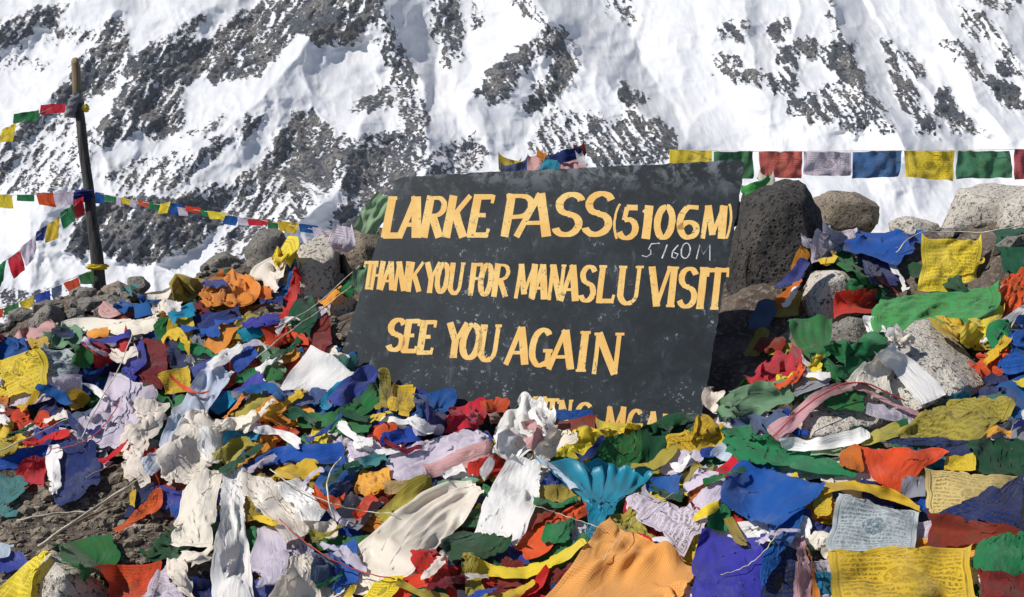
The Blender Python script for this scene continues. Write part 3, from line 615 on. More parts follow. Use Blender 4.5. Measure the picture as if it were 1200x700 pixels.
def drape(rows, eu=1.2, ev=1.1, lift=.012, folds=3, fdir=None, it=42, pin='c', depth=None, cell=2.6, suck=.0003, seed=0, collide=True, nmax=46, upd=True):
    rg = np.random.default_rng(seed); cell *= .88
    rr = np.array(rows, float); wid = np.hypot(rr[:, 2]-rr[:, 0], rr[:, 3]-rr[:, 1]).max()
    cen = np.stack([(rr[:, 0]+rr[:, 2])/2, (rr[:, 1]+rr[:, 3])/2], 1); ln = np.hypot(*np.diff(cen, axis=0).T).sum()
    n = int(np.clip(wid/cell*min(eu, 1.3), 7, nmax)); mm = int(np.clip(ln/cell*min(ev, 1.3), 7, nmax*1.4))
    R4 = interp_rows(rows, mm); u = np.linspace(0, 1, n)[None, :, None]; v = np.linspace(0, 1, mm)[:, None]
    p = R4[:, None, :2]*(1-u)+R4[:, None, 2:]*u
    U = np.broadcast_to(u[..., 0], (mm, n)); V = np.broadcast_to(v, (mm, n)); s0 = rg.uniform(0, 99)
    jit = min(wid, ln)*.03
    p = p + np.stack([fbm(U*2.2+s0, V*2.2, 3, 1), fbm(U*2.2, V*2.2+s0, 3, 2)], -1)*jit
    if depth is None:
        Bb = samp(BLUR, p[..., 0], p[..., 1]); near = np.quantile(Bb, .3); span = np.ptp(p[..., 1])
        d = np.clip(Bb, near-.25-.005*span, near+.05+.0045*span)-lift
        c = (d[0, 0]*(1-U)+d[0, -1]*U)*(1-V)+(d[-1, 0]*(1-U)+d[-1, -1]*U)*V
        d = d*.55+c*.45
    else:
        dr = np.interp(np.linspace(0, 1, mm), np.linspace(0, 1, len(depth)), depth); d = np.broadcast_to(dr[:, None], (mm, n)).copy()
    pos = np.stack([(p[..., 0]-600)/F*d, (p[..., 1]-350)/F*d, d], -1)
    def ln_(a): return np.sqrt((a*a).sum(-1))
    Lh = ln_(pos[:, 1:]-pos[:, :-1])*eu; Lv = ln_(pos[1:]-pos[:-1])*ev; Lh = (Lh+Lh.mean(1, keepdims=True))/2
    for q_, f_ in ((0, .72), (1, .4)):      # hems are tighter than the field of the cloth
        if mm > 6: Lh[q_] *= 1-(1-1/eu)*f_; Lh[-1-q_] *= 1-(1-1/eu)*f_
        if n > 6: Lv[:, q_] *= 1-(1-1/ev)*f_; Lv[:, -1-q_] *= 1-(1-1/ev)*f_
    Ls = np.sqrt((Lh[:-1]**2+Lv[:, :-1]**2)); Lh2 = (Lh[:, :-1]+Lh[:, 1:])*.86; Lv2 = (Lv[:-1]+Lv[1:])*.86
    # seed folds running along the length (eu) and across (ev)
    wsz = min(wid, ln)/F*d.mean()
    folds = folds*1.1; ph = fbm(U*1.6+s0, V*1.5+s0, 3, 3)*3.4
    z = np.sin((U*folds+ph*.5+ (V-.5)*rg.uniform(-.9, .9))*2*math.pi+rg.uniform(0, 6))*math.sqrt(max(eu-1, .01))*.70/folds
    vk = .35 if ln > 1.4*wid else .8
    z = z+vk*np.sin((V*folds*.8*max(1, ln/wid*.6)+ph*.5)*2*math.pi+rg.uniform(0, 6))*math.sqrt(max(ev-1, .01))*.35/folds
    z = z+fbm(U*3+s0, V*3, 2, 5)*.10
    up_ = math.sqrt(max(eu-1, .01))*.30/folds*wsz
    if collide: pos[..., 1] -= z*wsz*.85; pos[..., 2] -= z*wsz*.85+up_+wsz*.02
    else: pos[..., 2] -= z*wsz
    pos[..., 0] += fbm(U*4+s0, V*4, 2, 6)*wsz*.04; pos[..., 1] += fbm(U*4, V*4+s0, 2, 7)*wsz*.04
    W = np.ones((mm, n, 1))
    if pin == 'c': W[0, 0] = W[0, -1] = W[-1, 0] = W[-1, -1] = 0
    elif pin == 't': W[0] = 0
    elif pin == 'e': W[0] = W[-1] = 0
    elif pin == 'tc': W[0, 0] = W[0, -1] = 0
    def solve(A_, B_, rest, wa, wb, k):
        dlt = B_-A_; l = ln_(dlt)+1e-9; ws = wa+wb+1e-9
        cor = ((l-rest)/l*k)[..., None]*dlt/ws; A_ += cor*wa; B_ -= cor*wb
    CB = None
    if collide: big_ = min(wid, ln) > 34; CB = blur(minf(BUF, 2 if big_ else 1), 3 if big_ else 2)
    for q in range(it):
        for a in (0, 1):
            e = (n-1-a)//2*2
            if e > 0:
                A_ = pos[:, a:a+e:2]; B_ = pos[:, a+1:a+1+e:2]; solve(A_, B_, Lh[:, a:a+e:2], W[:, a:a+e:2], W[:, a+1:a+1+e:2], 1)
            e = (mm-1-a)//2*2
            if e > 0:
                A_ = pos[a:a+e:2]; B_ = pos[a+1:a+1+e:2]; solve(A_, B_, Lv[a:a+e:2], W[a:a+e:2], W[a+1:a+1+e:2], 1)
        # shear (jacobi, weak) and bending
        for (ys, xs, ye, xe) in ((slice(0, -1), slice(0, -1), slice(1, None), slice(1, None)), (slice(0, -1), slice(1, None), slice(1, None), slice(0, -1))):
            dl = pos[ye, xe]-pos[ys, xs]; l = ln_(dl)+1e-9; cor = ((l-Ls)/l*.10)[..., None]*dl
            pos[ys, xs] += cor*W[ys, xs]; pos[ye, xe] -= cor*W[ye, xe]
        if q % 2 == 0:
            dl = pos[:, 2:]-pos[:, :-2]; l = ln_(dl)+1e-9; k_ = np.clip((Lh2-l)/l, 0, 1)*.13; cor = k_[..., None]*dl
            pos[:, :-2] -= cor*W[:, :-2]; pos[:, 2:] += cor*W[:, 2:]
            dl = pos[2:]-pos[:-2]; l = ln_(dl)+1e-9; k_ = np.clip((Lv2-l)/l, 0, 1)*.13; cor = k_[..., None]*dl
            pos[:-2] -= cor*W[:-2]; pos[2:] += cor*W[2:]
            for K in (4,):
                if n > K+2:
                    r_ = Lh[:, :1]*0+Lh.mean()*K*.72; dl = pos[:, K:]-pos[:, :-K]; l = ln_(dl)+1e-9; cor = (np.clip((r_-l)/l, 0, 1)*.08)[..., None]*dl
                    pos[:, :-K] -= cor*W[:, :-K]; pos[:, K:] += cor*W[:, K:]
                if mm > K+2:
                    r_ = Lv.mean()*K*.72; dl = pos[K:]-pos[:-K]; l = ln_(dl)+1e-9; cor = (np.clip((r_-l)/l, 0, 1)*.08)[..., None]*dl
                    pos[:-K] -= cor*W[:-K]; pos[K:] += cor*W[K:]
        if collide:
            pos *= 1+(suck*W)
            px = 600+F*pos[..., 0]/pos[..., 2]; py = 350+F*pos[..., 1]/pos[..., 2]
            bdv = samp(CB, px, py)-.005; s = np.where(pos[..., 2] > bdv, bdv/pos[..., 2], 1.0)
            s = np.clip(s, .90, 1); pos *= s[..., None]
        else:
            pos[..., 1] += .0005*W[..., 0]
    # round the folds a little
    for _ in range(1):
        sm = pos.copy(); sm[1:-1] = (pos[:-2]+pos[2:])/2; s2 = pos.copy(); s2[:, 1:-1] = (pos[:, :-2]+pos[:, 2:])/2; pos = pos*.5+sm*.25+s2*.25
    sm = pos.copy(); sm[1:-1, 1:-1] = (pos[:-2, 1:-1]+pos[2:, 1:-1]+pos[1:-1, :-2]+pos[1:-1, 2:])/4; pos = pos*.6+sm*.4
    if upd and collide:
        pts = np.concatenate([pos.reshape(-1, 3), ((pos[1:, 1:]+pos[:-1, :-1])/2).reshape(-1, 3)])
        px = 600+F*pts[:, 0]/pts[:, 2]; py = 350+F*pts[:, 1]/pts[:, 2]
        for dx in (-1.3, 1.3):
            for dy in (-1.3, 1.3):
                i = ((px+dx-BX0)/BC).astype(int); j = ((py+dy-BY0)/BC).astype(int); ok = (i >= 0) & (i < bw) & (j >= 0) & (j < bh)
                np.minimum.at(BUF, (j[ok], i[ok]), pts[ok, 2])
    return pos, mm, n
def cloth_mesh(name, pos, mm, n, m):
    me = mesh(name, cam2world(pos).reshape(-1, 3), grid_faces(mm, n))
    uvl = me.uv_layers.new(name='UVMap'); li = np.empty(len(me.loops), np.int32); me.loops.foreach_get('vertex_index', li)
    uu = (li % n)/(n-1); vv = 1-(li//n)/(mm-1); uvl.data.foreach_set('uv', np.stack([uu, vv], -1).astype(np.float32).ravel())
    me.materials.append(m); return me
KIND = {'T': ('cloth_strip', 'cloth strip'), 'F': ('prayer_flag', 'prayer flag'), 'S': ('scarf', 'scarf'), 'C': ('cloth', 'cloth'), 'R': ('cloth_scrap', 'cloth scrap')}
_seed = [100]
def cloth(k, color, label, rows, eu=1.22, ev=1.12, tex='plain', group=None, **kw):
    _seed[0] += 1
    if kw.get('collide', True) and eu > 1.15: eu = 1+(eu-1)*1.45; ev = 1+(ev-1)*1.3
    pos, mm, n = drape(rows, eu, ev, seed=_seed[0], **kw)
    if tex == 'plain' and (k == 'F' or (k in 'RC' and (k == 'R' or _seed[0] % 2) and color not in ('white', 'cream', 'pale'))): tex = 'faint'
    nm, cat = KIND[k]; o = bpy.data.objects.new(nm, cloth_mesh(nm, pos, mm, n, cloth_mat(color, tex))); COL.objects.link(o)
    recenter(o); return tag(o, label, cat, group)

# ---- under-layer: scraps and folds packed into the heap ----
BLUR = blur(BUF, 6)
pal = ['blue']*5+['navy']*4+['red']*4+['darkred']*2+['green']*4+['dgreen']*3+['yellow']*4+['olive']*2+['white']*5+['cream']*3+['lilac']*3+['orange']*2+['indigo']*3+['cyan']+['grey']+['teal']
CN = dict(blue='blue', navy='dark blue', red='red', darkred='dark red', green='green', dgreen='dark green', yellow='yellow', olive='dull yellow', white='white', cream='cream', lilac='pale lilac', orange='orange', indigo='violet blue', cyan='turquoise', grey='grey', teal='teal')
def zone(x, y):
    if x < 420: return 'on the heap left of the signboard' if y < 520 else 'at the lower left of the heap'
    if x < 840: return 'in front of the signboard foot' if y < 560 else 'at the front centre of the heap'
    return 'on the heap right of the signboard' if y < 520 else 'at the lower right of the heap'
HEAP = [(-60,395),(100,378),(200,345),(300,325),(345,320),(395,400),(400,452),(620,498),(820,520),(850,485),(880,420),(900,385),(960,330),(1060,300),(1260,275),(1260,760),(180,760),(215,640),(180,560),(60,525),(-60,520)]
NOFILL = [r[0] for r in RK]+[[(1036,340),(1168,329),(1168,352),(1112,386),(1028,388)],[(610,452),(700,462),(830,480),(830,508),(700,496),(610,490)]]
FILL = []; cnt = 0; tries = 0
pts = []
while cnt < 250 and tries < 6000:
    tries += 1
    x = random.uniform(-50, 1250); y = random.uniform(300, 735)
    if poly_sd(np.array([x]), np.array([y]), HEAP)[0] < 4: continue
    if any(poly_sd(np.array([x]), np.array([y]), pl)[0] > -3 for pl in NOFILL): continue
    if any((x-a)**2+((y-b)*1.3)**2 < (17+.027*y)**2 for a, b in pts): continue
    pts.append((x, y)); cnt += 1
pts.sort(key=lambda p: p[1])
for x, y in pts:
    a = random.uniform(-.9, .9)+(0 if random.random() < .7 else 1.4); s = (20+(y-300)*.055)*random.uniform(.8, 1.35); w_ = s*random.uniform(.5, 1.0)
    ca, sa = math.cos(a), math.sin(a)
    rows = [(x-ca*s-sa*w_*q-0, y-sa*s*.7+ca*w_*q*.7, x+ca*s-sa*w_*q, y+sa*s*.7+ca*w_*q*.7) for q in (-.6, .6)]
    c = random.choice(pal)
    if random.random() < .4:
        a = random.choice((-.5, -.3, .2, .5))+random.uniform(-.25, .25); s *= 1.9; ca, sa = math.cos(a), math.sin(a); w_ = random.uniform(5, 9); k_ = 5; bn = random.uniform(-8, 8)
        rows = []
        for t in range(k_):
            q_ = t/(k_-1)*2-1; mx_, my_ = x+ca*s*q_, y+sa*s*q_*.7+bn*(1-q_*q_); ww = w_*random.uniform(.5, 1.3); rows.append((mx_-sa*-ww*.2, my_-ww, mx_+sa*ww*.2, my_+ww))
    FILL.append((x, y, c, None)); FILL[-1] = (x, y, c, cloth('R', c, 'crumpled %s cloth scrap buried among others %s' % (CN[c], zone(x, y)), rows, random.uniform(1.5, 2.1), random.uniform(1.25, 1.6), group='%s scraps %s' % (CN[c], zone(x, y)), it=26, cell=2.7, folds=random.choice((2, 3, 4)), lift=.0))
BLUR = blur(BUF, 5)

# ---- cloths one can pick out: (kind, colour, label, outline rows from the far end to the near end, options) ----
CL = [
# behind / beside the sign and right crest
('C','lilac','crumpled lilac white cloth on the rocks above the upright granite block',[(392,258,412,262),(386,275,416,282),(392,288,402,290)],dict(eu=1.4,depth=(3.85,3.8,3.85),collide=False)),
('S','palegreen','pale green sheer strip hanging over the rocks at the upper left sign corner',[(442,222,462,226),(424,242,450,250),(412,262,440,268)],dict(eu=1.4,folds=3,depth=(4.0,3.95,3.95),collide=False)),
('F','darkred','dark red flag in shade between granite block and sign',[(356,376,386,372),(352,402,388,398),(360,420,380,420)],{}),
('S','blue','narrow blue strip stretched along the left of the granite block',[(343,312,348,314),(334,332,341,336),(323,352,332,358)],dict(folds=1)),
('F','red','tall pointed red flag stretched against the granite block',[(345,320,350,326),(336,350,349,356),(326,374,356,372)],dict(eu=1.1,folds=2)),
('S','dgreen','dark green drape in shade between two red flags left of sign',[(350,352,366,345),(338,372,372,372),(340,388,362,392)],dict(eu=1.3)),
('S','green','narrow green strip tied from rock to the left sign edge',[(428,303,433,310),(408,322,420,330),(394,336,408,344)],dict(folds=1,depth=(3.8,3.8,3.8),collide=False)),
('F','sage','small sage green flag piece at the left sign edge below the strip',[(414,312,432,308),(410,330,426,338)],dict(depth=(3.78,3.78),collide=False)),
('S','orange','twisted thin orange strip tied beside the left sign edge',[(400,332,412,338),(388,342,396,350),(374,352,380,358)],dict(folds=1)),
('S','cream','knotted cream scarf end with yellow on the rocks left of granite block',[(318,298,336,304),(304,312,334,322),(300,330,326,338)],dict(eu=1.5)),
('F','yellow','small yellow knotted flag beside the cream knot above the heap',[(326,294,342,290),(328,308,340,312)],dict(eu=1.4)),
('S','rust','rust orange scrap low beside the tall pointed red flag',[(300,336,318,338),(302,348,320,348)],dict(eu=1.4)),
# left crest
('S','olive','long dull yellow twisted scarf on the left crest before the orange pile',[(236,324,244,332),(220,334,226,344),(202,344,206,354)],dict(folds=2,eu=1.4)),
('S','orange','big crumpled glowing orange scarf heaped on the left crest',[(262,317,286,318),(252,328,300,332),(236,342,300,348),(236,356,286,360)],dict(eu=1.6,ev=1.4,folds=4)),
('S','indigo','small violet roll pinched left of the orange scarf heap',[(240,330,262,326),(240,338,264,338)],dict(eu=1.4)),
('F','darkred','dark red flag tucked below the orange scarf heap',[(212,360,234,352),(216,372,246,366)],{}),
('C','pink','pinkish crumpled cloth near the foot of the wooden pole',[(120,352,146,352),(112,364,150,368)],dict(eu=1.4)),
('C','blue','bright blue cloth knot on the crest right of the wooden pole',[(140,350,176,352),(146,362,178,372)],dict(eu=1.4)),
('C','teal','small teal cloth bit beside stones right of the wooden pole',[(143,334,156,332),(142,346,156,348)],dict(eu=1.3)),
('C','cream','white cream cloth hanging over stones on the left crest',[(174,343,204,340),(178,356,196,360),(180,370,198,370)],dict(eu=1.4)),
('S','cream','long dirty cream scarf lying along the left crest below the pole',[(185,368,188,380),(150,375,152,389),(112,372,112,388),(72,380,74,394)],dict(eu=1.3,folds=3)),
('S','pink','faded pink scarf trailing from the dark pointed stone to the left',[(68,376,70,386),(45,386,48,396),(22,396,26,406)],dict(eu=1.3)),
('C','blue','bright blue crumpled cloth at the far left of the heap',[(-8,394,30,398),(-6,416,36,414)],dict(eu=1.4)),
('S','sage','grey green scarf below the long dirty cream scarf',[(50,392,96,384),(48,400,100,394),(58,410,92,405)],dict(eu=1.3)),
('C','navy','small dark blue cloth on top of the grey green scarf',[(62,384,84,386),(64,393,86,397)],dict(eu=1.3)),
('C','orange','small orange yellow cloth above the cup shaped red flag',[(103,386,124,384),(104,396,124,396)],dict(eu=1.3)),
('C','yellow','small yellow and red knot above the printed yellow flag at far left',[(36,396,54,392),(38,408,50,408)],dict(eu=1.3)),
('S','white','white twisted scarf end above the rolled green cloth',[(196,352,214,354),(196,366,212,366)],dict(eu=1.4)),
('S','navy','long dark blue scarf below the orange heap on the left',[(283,358,284,372),(255,364,258,388),(225,372,232,396)],dict(eu=1.3,folds=3)),
('S','green','rolled dark green cloth left of the yellow knot',[(208,366,210,386),(196,372,198,392),(182,380,186,400)],dict(eu=1.35,folds=2)),
('S','yellow','yellow knotted flag hanging right of the rolled dark green cloth',[(210,364,222,368),(200,378,227,388),(204,398,222,400)],dict(eu=1.4)),
('F','darkred','wide maroon sheer flag drooping above the lilac scarf at left',[(158,398,192,396),(152,424,199,420),(164,446,188,452)],dict(eu=1.2)),
('F','indigo','violet blue flag corner between cup shaped red flag and maroon flag',[(146,400,168,398),(140,424,166,430),(148,438,160,438)],{}),
('F','navy','dark blue flag hanging right of the maroon sheer flag',[(200,396,224,394),(198,414,222,414),(200,432,218,430)],{}),
('F','grey','flat grey flag right of the hanging dark blue flag',[(228,390,250,400),(221,408,254,416),(220,424,236,422)],dict(eu=1.08)),
('S','olive','olive and yellow scarf strands left of the turquoise roll',[(292,364,318,368),(280,378,306,386),(264,396,286,398)],dict(eu=1.6,folds=5)),
('S','orange','frayed orange strip crossing the dark blue scarf',[(262,376,274,380),(252,392,266,398),(240,410,256,416)],dict(eu=1.5)),
('S','cyan','turquoise rolled cloth above the blue printed flag',[(318,370,324,378),(300,380,306,390),(282,392,288,400)],dict(eu=1.3,folds=2)),
('F','red','square red flag left of the tall pointed red flag',[(309,386,332,375),(313,410,340,396)],dict(eu=1.1)),
('C','red','dark cornered red flag below the square red flag',[(340,386,352,392),(350,404,362,404)],{}),
('F','sage','grey green sheer flag under the red and orange flags',[(304,406,328,408),(306,426,334,434),(318,446,330,446)],{}),
('F','orange','small bright orange flag above the white square cloth',[(324,412,347,404),(327,428,351,416)],dict(eu=1.06)),
('F','blue','pale blue printed flag hung above the sheet of pale blue',[(265,412,296,400),(278,436,303,416)],dict(eu=1.08,tex='print')),
('F','indigo','violet blue hemmed flag beside the pale blue printed flag',[(222,428,262,415),(231,456,268,441)],dict(eu=1.1)),
('F','green','green flag corner right of the pale blue printed flag',[(308,428,326,432),(312,446,334,444)],{}),
('S','green','green flag scrap among strips left of the white square cloth',[(280,438,300,430),(276,448,300,446)],dict(eu=1.3)),
('S','indigo','violet blue twisted scarf below the pale blue printed flag',[(306,436,312,446),(288,448,296,462),(262,464,272,478)],dict(eu=1.35,folds=3)),
('S','cyan','turquoise strip beneath the violet blue twisted scarf',[(268,458,280,466),(252,470,266,480),(243,478,252,486)],dict(eu=1.3)),
('S','grey','grey crumpled strip beside the violet blue twisted scarf',[(318,446,330,452),(296,456,306,466),(270,462,276,468)],dict(eu=1.3)),
('F','yellow','yellow orange printed flag right of the maroon sheer flag',[(186,439,222,430),(196,465,226,458)],dict(eu=1.15,tex='print')),
('F','red','cup shaped red flag with sagging middle at left',[(100,400,155,390),(103,420,154,412),(114,432,138,428)],dict(eu=1.3,folds=1)),
('S','indigo','violet blue band folded over the cup shaped red flag',[(154,388,156,396),(128,394,129,400),(100,398,101,405)],dict(folds=1)),
('F','printw','grey green printed flag behind the printed yellow flag at far left',[(44,412,88,404),(50,450,98,446)],dict(eu=1.06,tex='motif')),
('F','lilac','white printed flag strip showing below the printed yellow flag at far left',[(8,456,97,438),(12,477,98,456)],dict(eu=1.06,tex='print')),
('F','yellow','printed yellow flag hanging at the far left edge',[(-6,418,48,408),(0,462,53,450)],dict(eu=1.08,tex='print')),
('C','rust','small orange red cloth bit at left edge below printed flags',[(-6,462,10,464),(-6,474,8,474)],{}),
('C','green','green cloth in shade under the cup shaped red flag',[(86,404,102,410),(88,424,108,426)],{}),
('F','yellow','small yellow triangular flag below the white printed strip',[(74,460,90,456),(76,474,108,466),(84,482,100,474)],dict(eu=1.15)),
('F','slate','blue grey triangular flag left of the big lilac scarf',[(70,490,108,477),(80,502,104,492)],dict(eu=1.1)),
('F','dgreen','dark green flag tucked between lilac and cream scarves',[(150,452,172,450),(146,480,164,480)],{}),
('S','lilac','big lilac scarf with maroon stains hanging diagonally at left',[(130,440,178,452),(116,470,168,485),(98,505,150,520)],dict(eu=1.35,folds=4)),
('C','cream','grey cream crumpled cloth above the cream puffed bundle',[(164,460,200,470),(160,490,188,498),(142,518,170,535),(150,555,172,562)],dict(eu=1.4,folds=3)),
('C','indigo','bright violet blue knotted cloth hanging in shade at left',[(42,502,72,496),(40,522,74,522)],dict(eu=1.4)),
('S','blue','long blue scarf lying along the lower left edge of the heap',[(86,516,88,532),(42,526,44,544),(-8,540,-8,556)],dict(eu=1.3)),
('S','olive','dull yellow strip at left edge below the long blue scarf',[(-6,522,22,520),(-6,532,18,530)],{}),
('C','navy','royal blue draped cloth hanging over the dirt at left',[(70,524,112,518),(68,552,115,548),(72,590,114,566)],dict(eu=1.4,folds=4)),
('C','red','red crumpled lump near the left edge over dirt',[(30,536,54,534),(22,552,58,552),(32,570,50,566)],dict(eu=1.45)),
('F','teal','teal flag hanging at the left edge beside the red lump',[(-6,552,24,556),(-4,576,34,574),(-4,590,10,592)],{}),
('F','teal','pale teal flag tip lying at the left edge on dirt',[(-6,590,16,598),(-6,602,20,606)],{}),
('S','white','thin dirty white frayed strip left of the royal blue cloth',[(60,524,70,526),(58,550,66,552),(62,580,68,582)],dict(eu=1.3,folds=1)),
('S','pale','long smooth pale blue sheet running down left of the signboard',[(252,424,276,440),(228,448,254,478),(202,484,228,516),(170,550,184,558)],dict(eu=1.12,ev=1.04,folds=1,tex='satin')),
('S','cream','cream knotted cloth right of the lower pale blue sheet',[(232,482,262,494),(222,498,268,512),(238,516,258,522)],dict(eu=1.5,folds=4)),
('C','cream','cream puffed bundle at the end of the pale blue sheet',[(218,495,248,502),(196,518,252,530),(184,540,246,552),(196,566,232,560)],dict(eu=1.5,ev=1.4,folds=3,tex='satin')),
('S','white','white puffed cloth bulging right of the cream bundle',[(236,498,258,508),(234,518,262,530),(238,540,254,545)],dict(eu=1.4)),
# centre-left row
('S','olive','olive yellow scarf above the bright orange scarf',[(304,462,326,460),(290,470,312,480),(268,486,290,490)],dict(eu=1.4,folds=3)),
('S','orange','bright orange scarf lying under the white square cloth',[(322,462,345,466),(308,472,362,480),(296,486,368,490),(328,500,350,498)],dict(eu=1.4,ev=1.3,folds=3)),
('C','white','white square cloth folded flat left of the sign foot',[(366,404,417,434),(345,430,402,452),(324,457,384,464)],dict(eu=1.07,ev=1.05,folds=2)),
('C','slate','dark blue crescent of cloth below the white square cloth',[(332,462,384,458),(334,472,382,470)],dict(eu=1.2)),
('S','cyan','teal blue roll between white square cloth and violet scarf',[(404,442,412,448),(386,458,396,468),(374,474,384,482)],dict(folds=2)),
('S','red','small red scarf edge peeping from the violet scarf roll',[(398,456,404,462),(386,468,392,476)],dict(folds=1)),
('S','indigo','violet blue rolled scarf against the lower left sign edge',[(430,426,445,438),(408,446,428,458),(384,470,402,482)],dict(eu=1.35,folds=3)),
('S','green','long green scarf curving below the violet rolled scarf',[(442,446,450,458),(420,468,432,482),(390,482,394,498),(348,488,350,498)],dict(eu=1.3,folds=3)),
('C','green','pale green cloth spread below the long curved green scarf',[(395,486,438,486),(385,506,432,506)],dict(eu=1.2)),
('F','olive','yellow flag strip standing against the lower sign edge',[(443,434,456,436),(446,456,458,456),(440,480,454,478)],dict(eu=1.3)),
('F','yellow','yellow square flag against the lower sign edge right of the strip',[(462,448,484,454),(456,478,480,486)],dict(eu=1.2)),
('C','blue','denim blue cloth lying along the sign foot',[(482,460,534,462),(484,474,530,474),(488,490,512,484)],dict(eu=1.3,folds=4)),
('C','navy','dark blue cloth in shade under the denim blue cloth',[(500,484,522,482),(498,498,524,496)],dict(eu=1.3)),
('C','red','bright red crumpled cloth at the sign foot left',[(536,474,566,468),(524,486,568,488),(522,502,556,500)],dict(eu=1.6,ev=1.3,folds=4)),
('C','red','orange red knot above the bright red crumpled cloth',[(562,466,596,466),(568,484,590,482)],dict(eu=1.6,folds=3)),
('S','pink','pink white strip knotted right of the bright red crumpled cloth',[(570,484,584,480),(576,498,592,500)],dict(eu=1.3)),
('S','white','thin white rolled strip lying below the yellow flags',[(494,492,494,497),(466,490,466,496),(440,485,440,490)],dict(folds=1)),
('S','red','red strip below the thin white rolled strip',[(464,496,468,504),(440,498,440,512)],dict(eu=1.3)),
('F','yellow','small bright yellow flag below the long green scarf',[(368,500,384,502),(362,516,386,522),(366,528,402,520)],dict(eu=1.15)),
('C','red','red cloth lump below the bright orange scarf',[(322,498,346,502),(324,512,348,510)],dict(eu=1.5)),
('C','cyan','dark turquoise cloth left of the red lump',[(258,506,306,504),(262,518,300,516)],dict(eu=1.3)),
('C','lilac','small white pink cloth left of the red lump',[(286,490,304,494),(284,506,302,508)],dict(eu=1.4)),
('C','green','green cloth between small yellow flag and red lump',[(336,516,360,506),(340,530,364,526)],dict(eu=1.4)),
('S','yellow','yellow strip above the long dark blue band at centre left',[(372,522,400,524),(370,530,402,532)],dict(eu=1.2)),
('S','olive','olive yellow twisted scarf curling right of the cream bundle',[(284,512,300,520),(264,520,282,534),(252,536,268,548)],dict(eu=1.4,folds=3)),
('C','blue','blue crumpled cloth right of the small yellow flag',[(448,508,482,498),(450,522,494,518)],dict(eu=1.4)),
('S','lilac','lilac white cloth lying right of the blue crumpled cloth',[(484,498,520,498),(488,510,515,510)],dict(eu=1.3)),
('S','lilac','long lilac white scarf bunched under the bright red cloth',[(560,498,574,520),(528,506,536,540),(492,522,496,552),(456,534,460,562)],dict(eu=1.5,folds=4)),
('S','pink','pinkish white scarf stretched under the long lilac scarf',[(574,516,580,532),(540,528,546,546),(496,546,500,558)],dict(eu=1.35,folds=3)),
('S','blue','long royal blue band crossing below the small yellow flag',[(402,522,404,542),(362,524,364,544),(320,528,324,544),(284,545,286,556)],dict(eu=1.35,folds=3)),
('S','lilac','thin lilac rolled edge on the royal blue band',[(322,530,326,536),(304,540,307,546),(284,550,286,554)],dict(folds=1)),
('S','yellow','yellow scarf below the royal blue band',[(374,544,376,552),(350,546,352,560),(324,546,326,558)],dict(eu=1.3)),
('C','blue','shiny blue cloth falling right of the cream knotted scarf',[(384,548,424,542),(368,566,410,564),(358,588,386,584)],dict(eu=1.3,tex='satin',folds=3)),
('S','navy','dark blue roll under the shiny blue cloth',[(410,562,424,572),(392,576,406,592),(374,596,388,604)],dict(eu=1.3)),
('C','orange','frayed orange cloth right of the shiny blue cloth',[(426,548,456,550),(422,564,452,566),(420,578,444,576)],dict(eu=1.7,ev=1.4,folds=5)),
('C','grey','stiff grey sheet lying below the frayed orange cloth',[(412,576,450,586),(396,594,434,606),(404,616,420,622)],dict(eu=1.15)),
('C','lilac','lilac grey cloth above the frayed orange cloth',[(404,520,440,516),(412,538,452,534)],dict(eu=1.4)),
('C','beige','flat beige cloth right of the frayed orange cloth',[(448,566,500,562),(452,578,490,576)],dict(eu=1.1)),
('S','olive','twisted dull yellow scarf above the big cream scarf',[(504,558,512,572),(482,570,490,590),(458,590,466,608),(444,606,452,620)],dict(eu=1.6,folds=4)),
('C','sage','pale green cloth between lilac scarf and white scarf',[(514,562,562,560),(510,576,545,572)],dict(eu=1.2)),
('C','red','red spotted cloth knot left of the hanging white scarf',[(552,538,590,536),(552,556,586,558)],dict(eu=1.5)),
('S','white','small white strip crossing the red spotted knot',[(574,536,580,542),(562,552,568,562)],dict(folds=1)),
# centre
('C','blue','blue cloth behind the dark red flag at the sign foot',[(645,480,694,482),(650,492,690,492)],dict(eu=1.2)),
('F','darkred','dark red flag folded at the sign foot below the cut off lettering',[(650,490,700,487),(648,500,698,500),(672,514,696,512)],dict(eu=1.15)),
('F','yellow','yellow flag spread over the bottom edge of the sign',[(698,488,752,496),(700,504,748,508)],dict(eu=1.15)),
('S','yellow','yellow scarf bunched left of the green cloth at the sign foot',[(716,504,720,516),(692,508,696,532),(664,524,668,544)],dict(eu=1.4)),
('C','green','green cloth spread in front of the sign foot at centre right',[(708,516,758,504),(696,530,756,528),(694,540,740,548)],dict(eu=1.25,folds=3)),
('C','dgreen','darker green flag with blue bit in front of the right sign foot',[(756,500,806,492),(754,518,800,514),(756,534,790,524)],dict(eu=1.25)),
('S','dgreen','green rolled string of flags along the lower right sign edge',[(828,484,834,492),(800,488,802,498),(770,492,772,500)],dict(folds=1)),
('C','cream','small cream cloth corner at the lower right sign corner',[(828,454,848,458),(824,474,840,484)],dict(eu=1.2)),
('C','yellow','yellow fleecy fringed cloth in front of the right sign foot',[(812,496,838,500),(790,514,842,518),(778,530,822,532)],dict(eu=1.6,ev=1.4,folds=6)),
('C','lilac','grey white crumpled cloth below the yellow fleecy cloth',[(790,528,822,528),(776,544,818,542),(772,556,792,556)],dict(eu=1.3)),
('F','olive','dull yellow printed flag below the grey white crumpled cloth',[(814,542,836,546),(800,556,830,560),(790,566,806,570)],dict(eu=1.25,tex='print')),
('C','blue','small round blue cloth knot right of the yellow fleecy cloth',[(824,524,838,524),(822,536,836,536)],dict(eu=1.4)),
('C','pale','pale blue cloth strip above the large blue square cloth',[(846,520,874,528),(832,534,862,544)],dict(eu=1.3)),
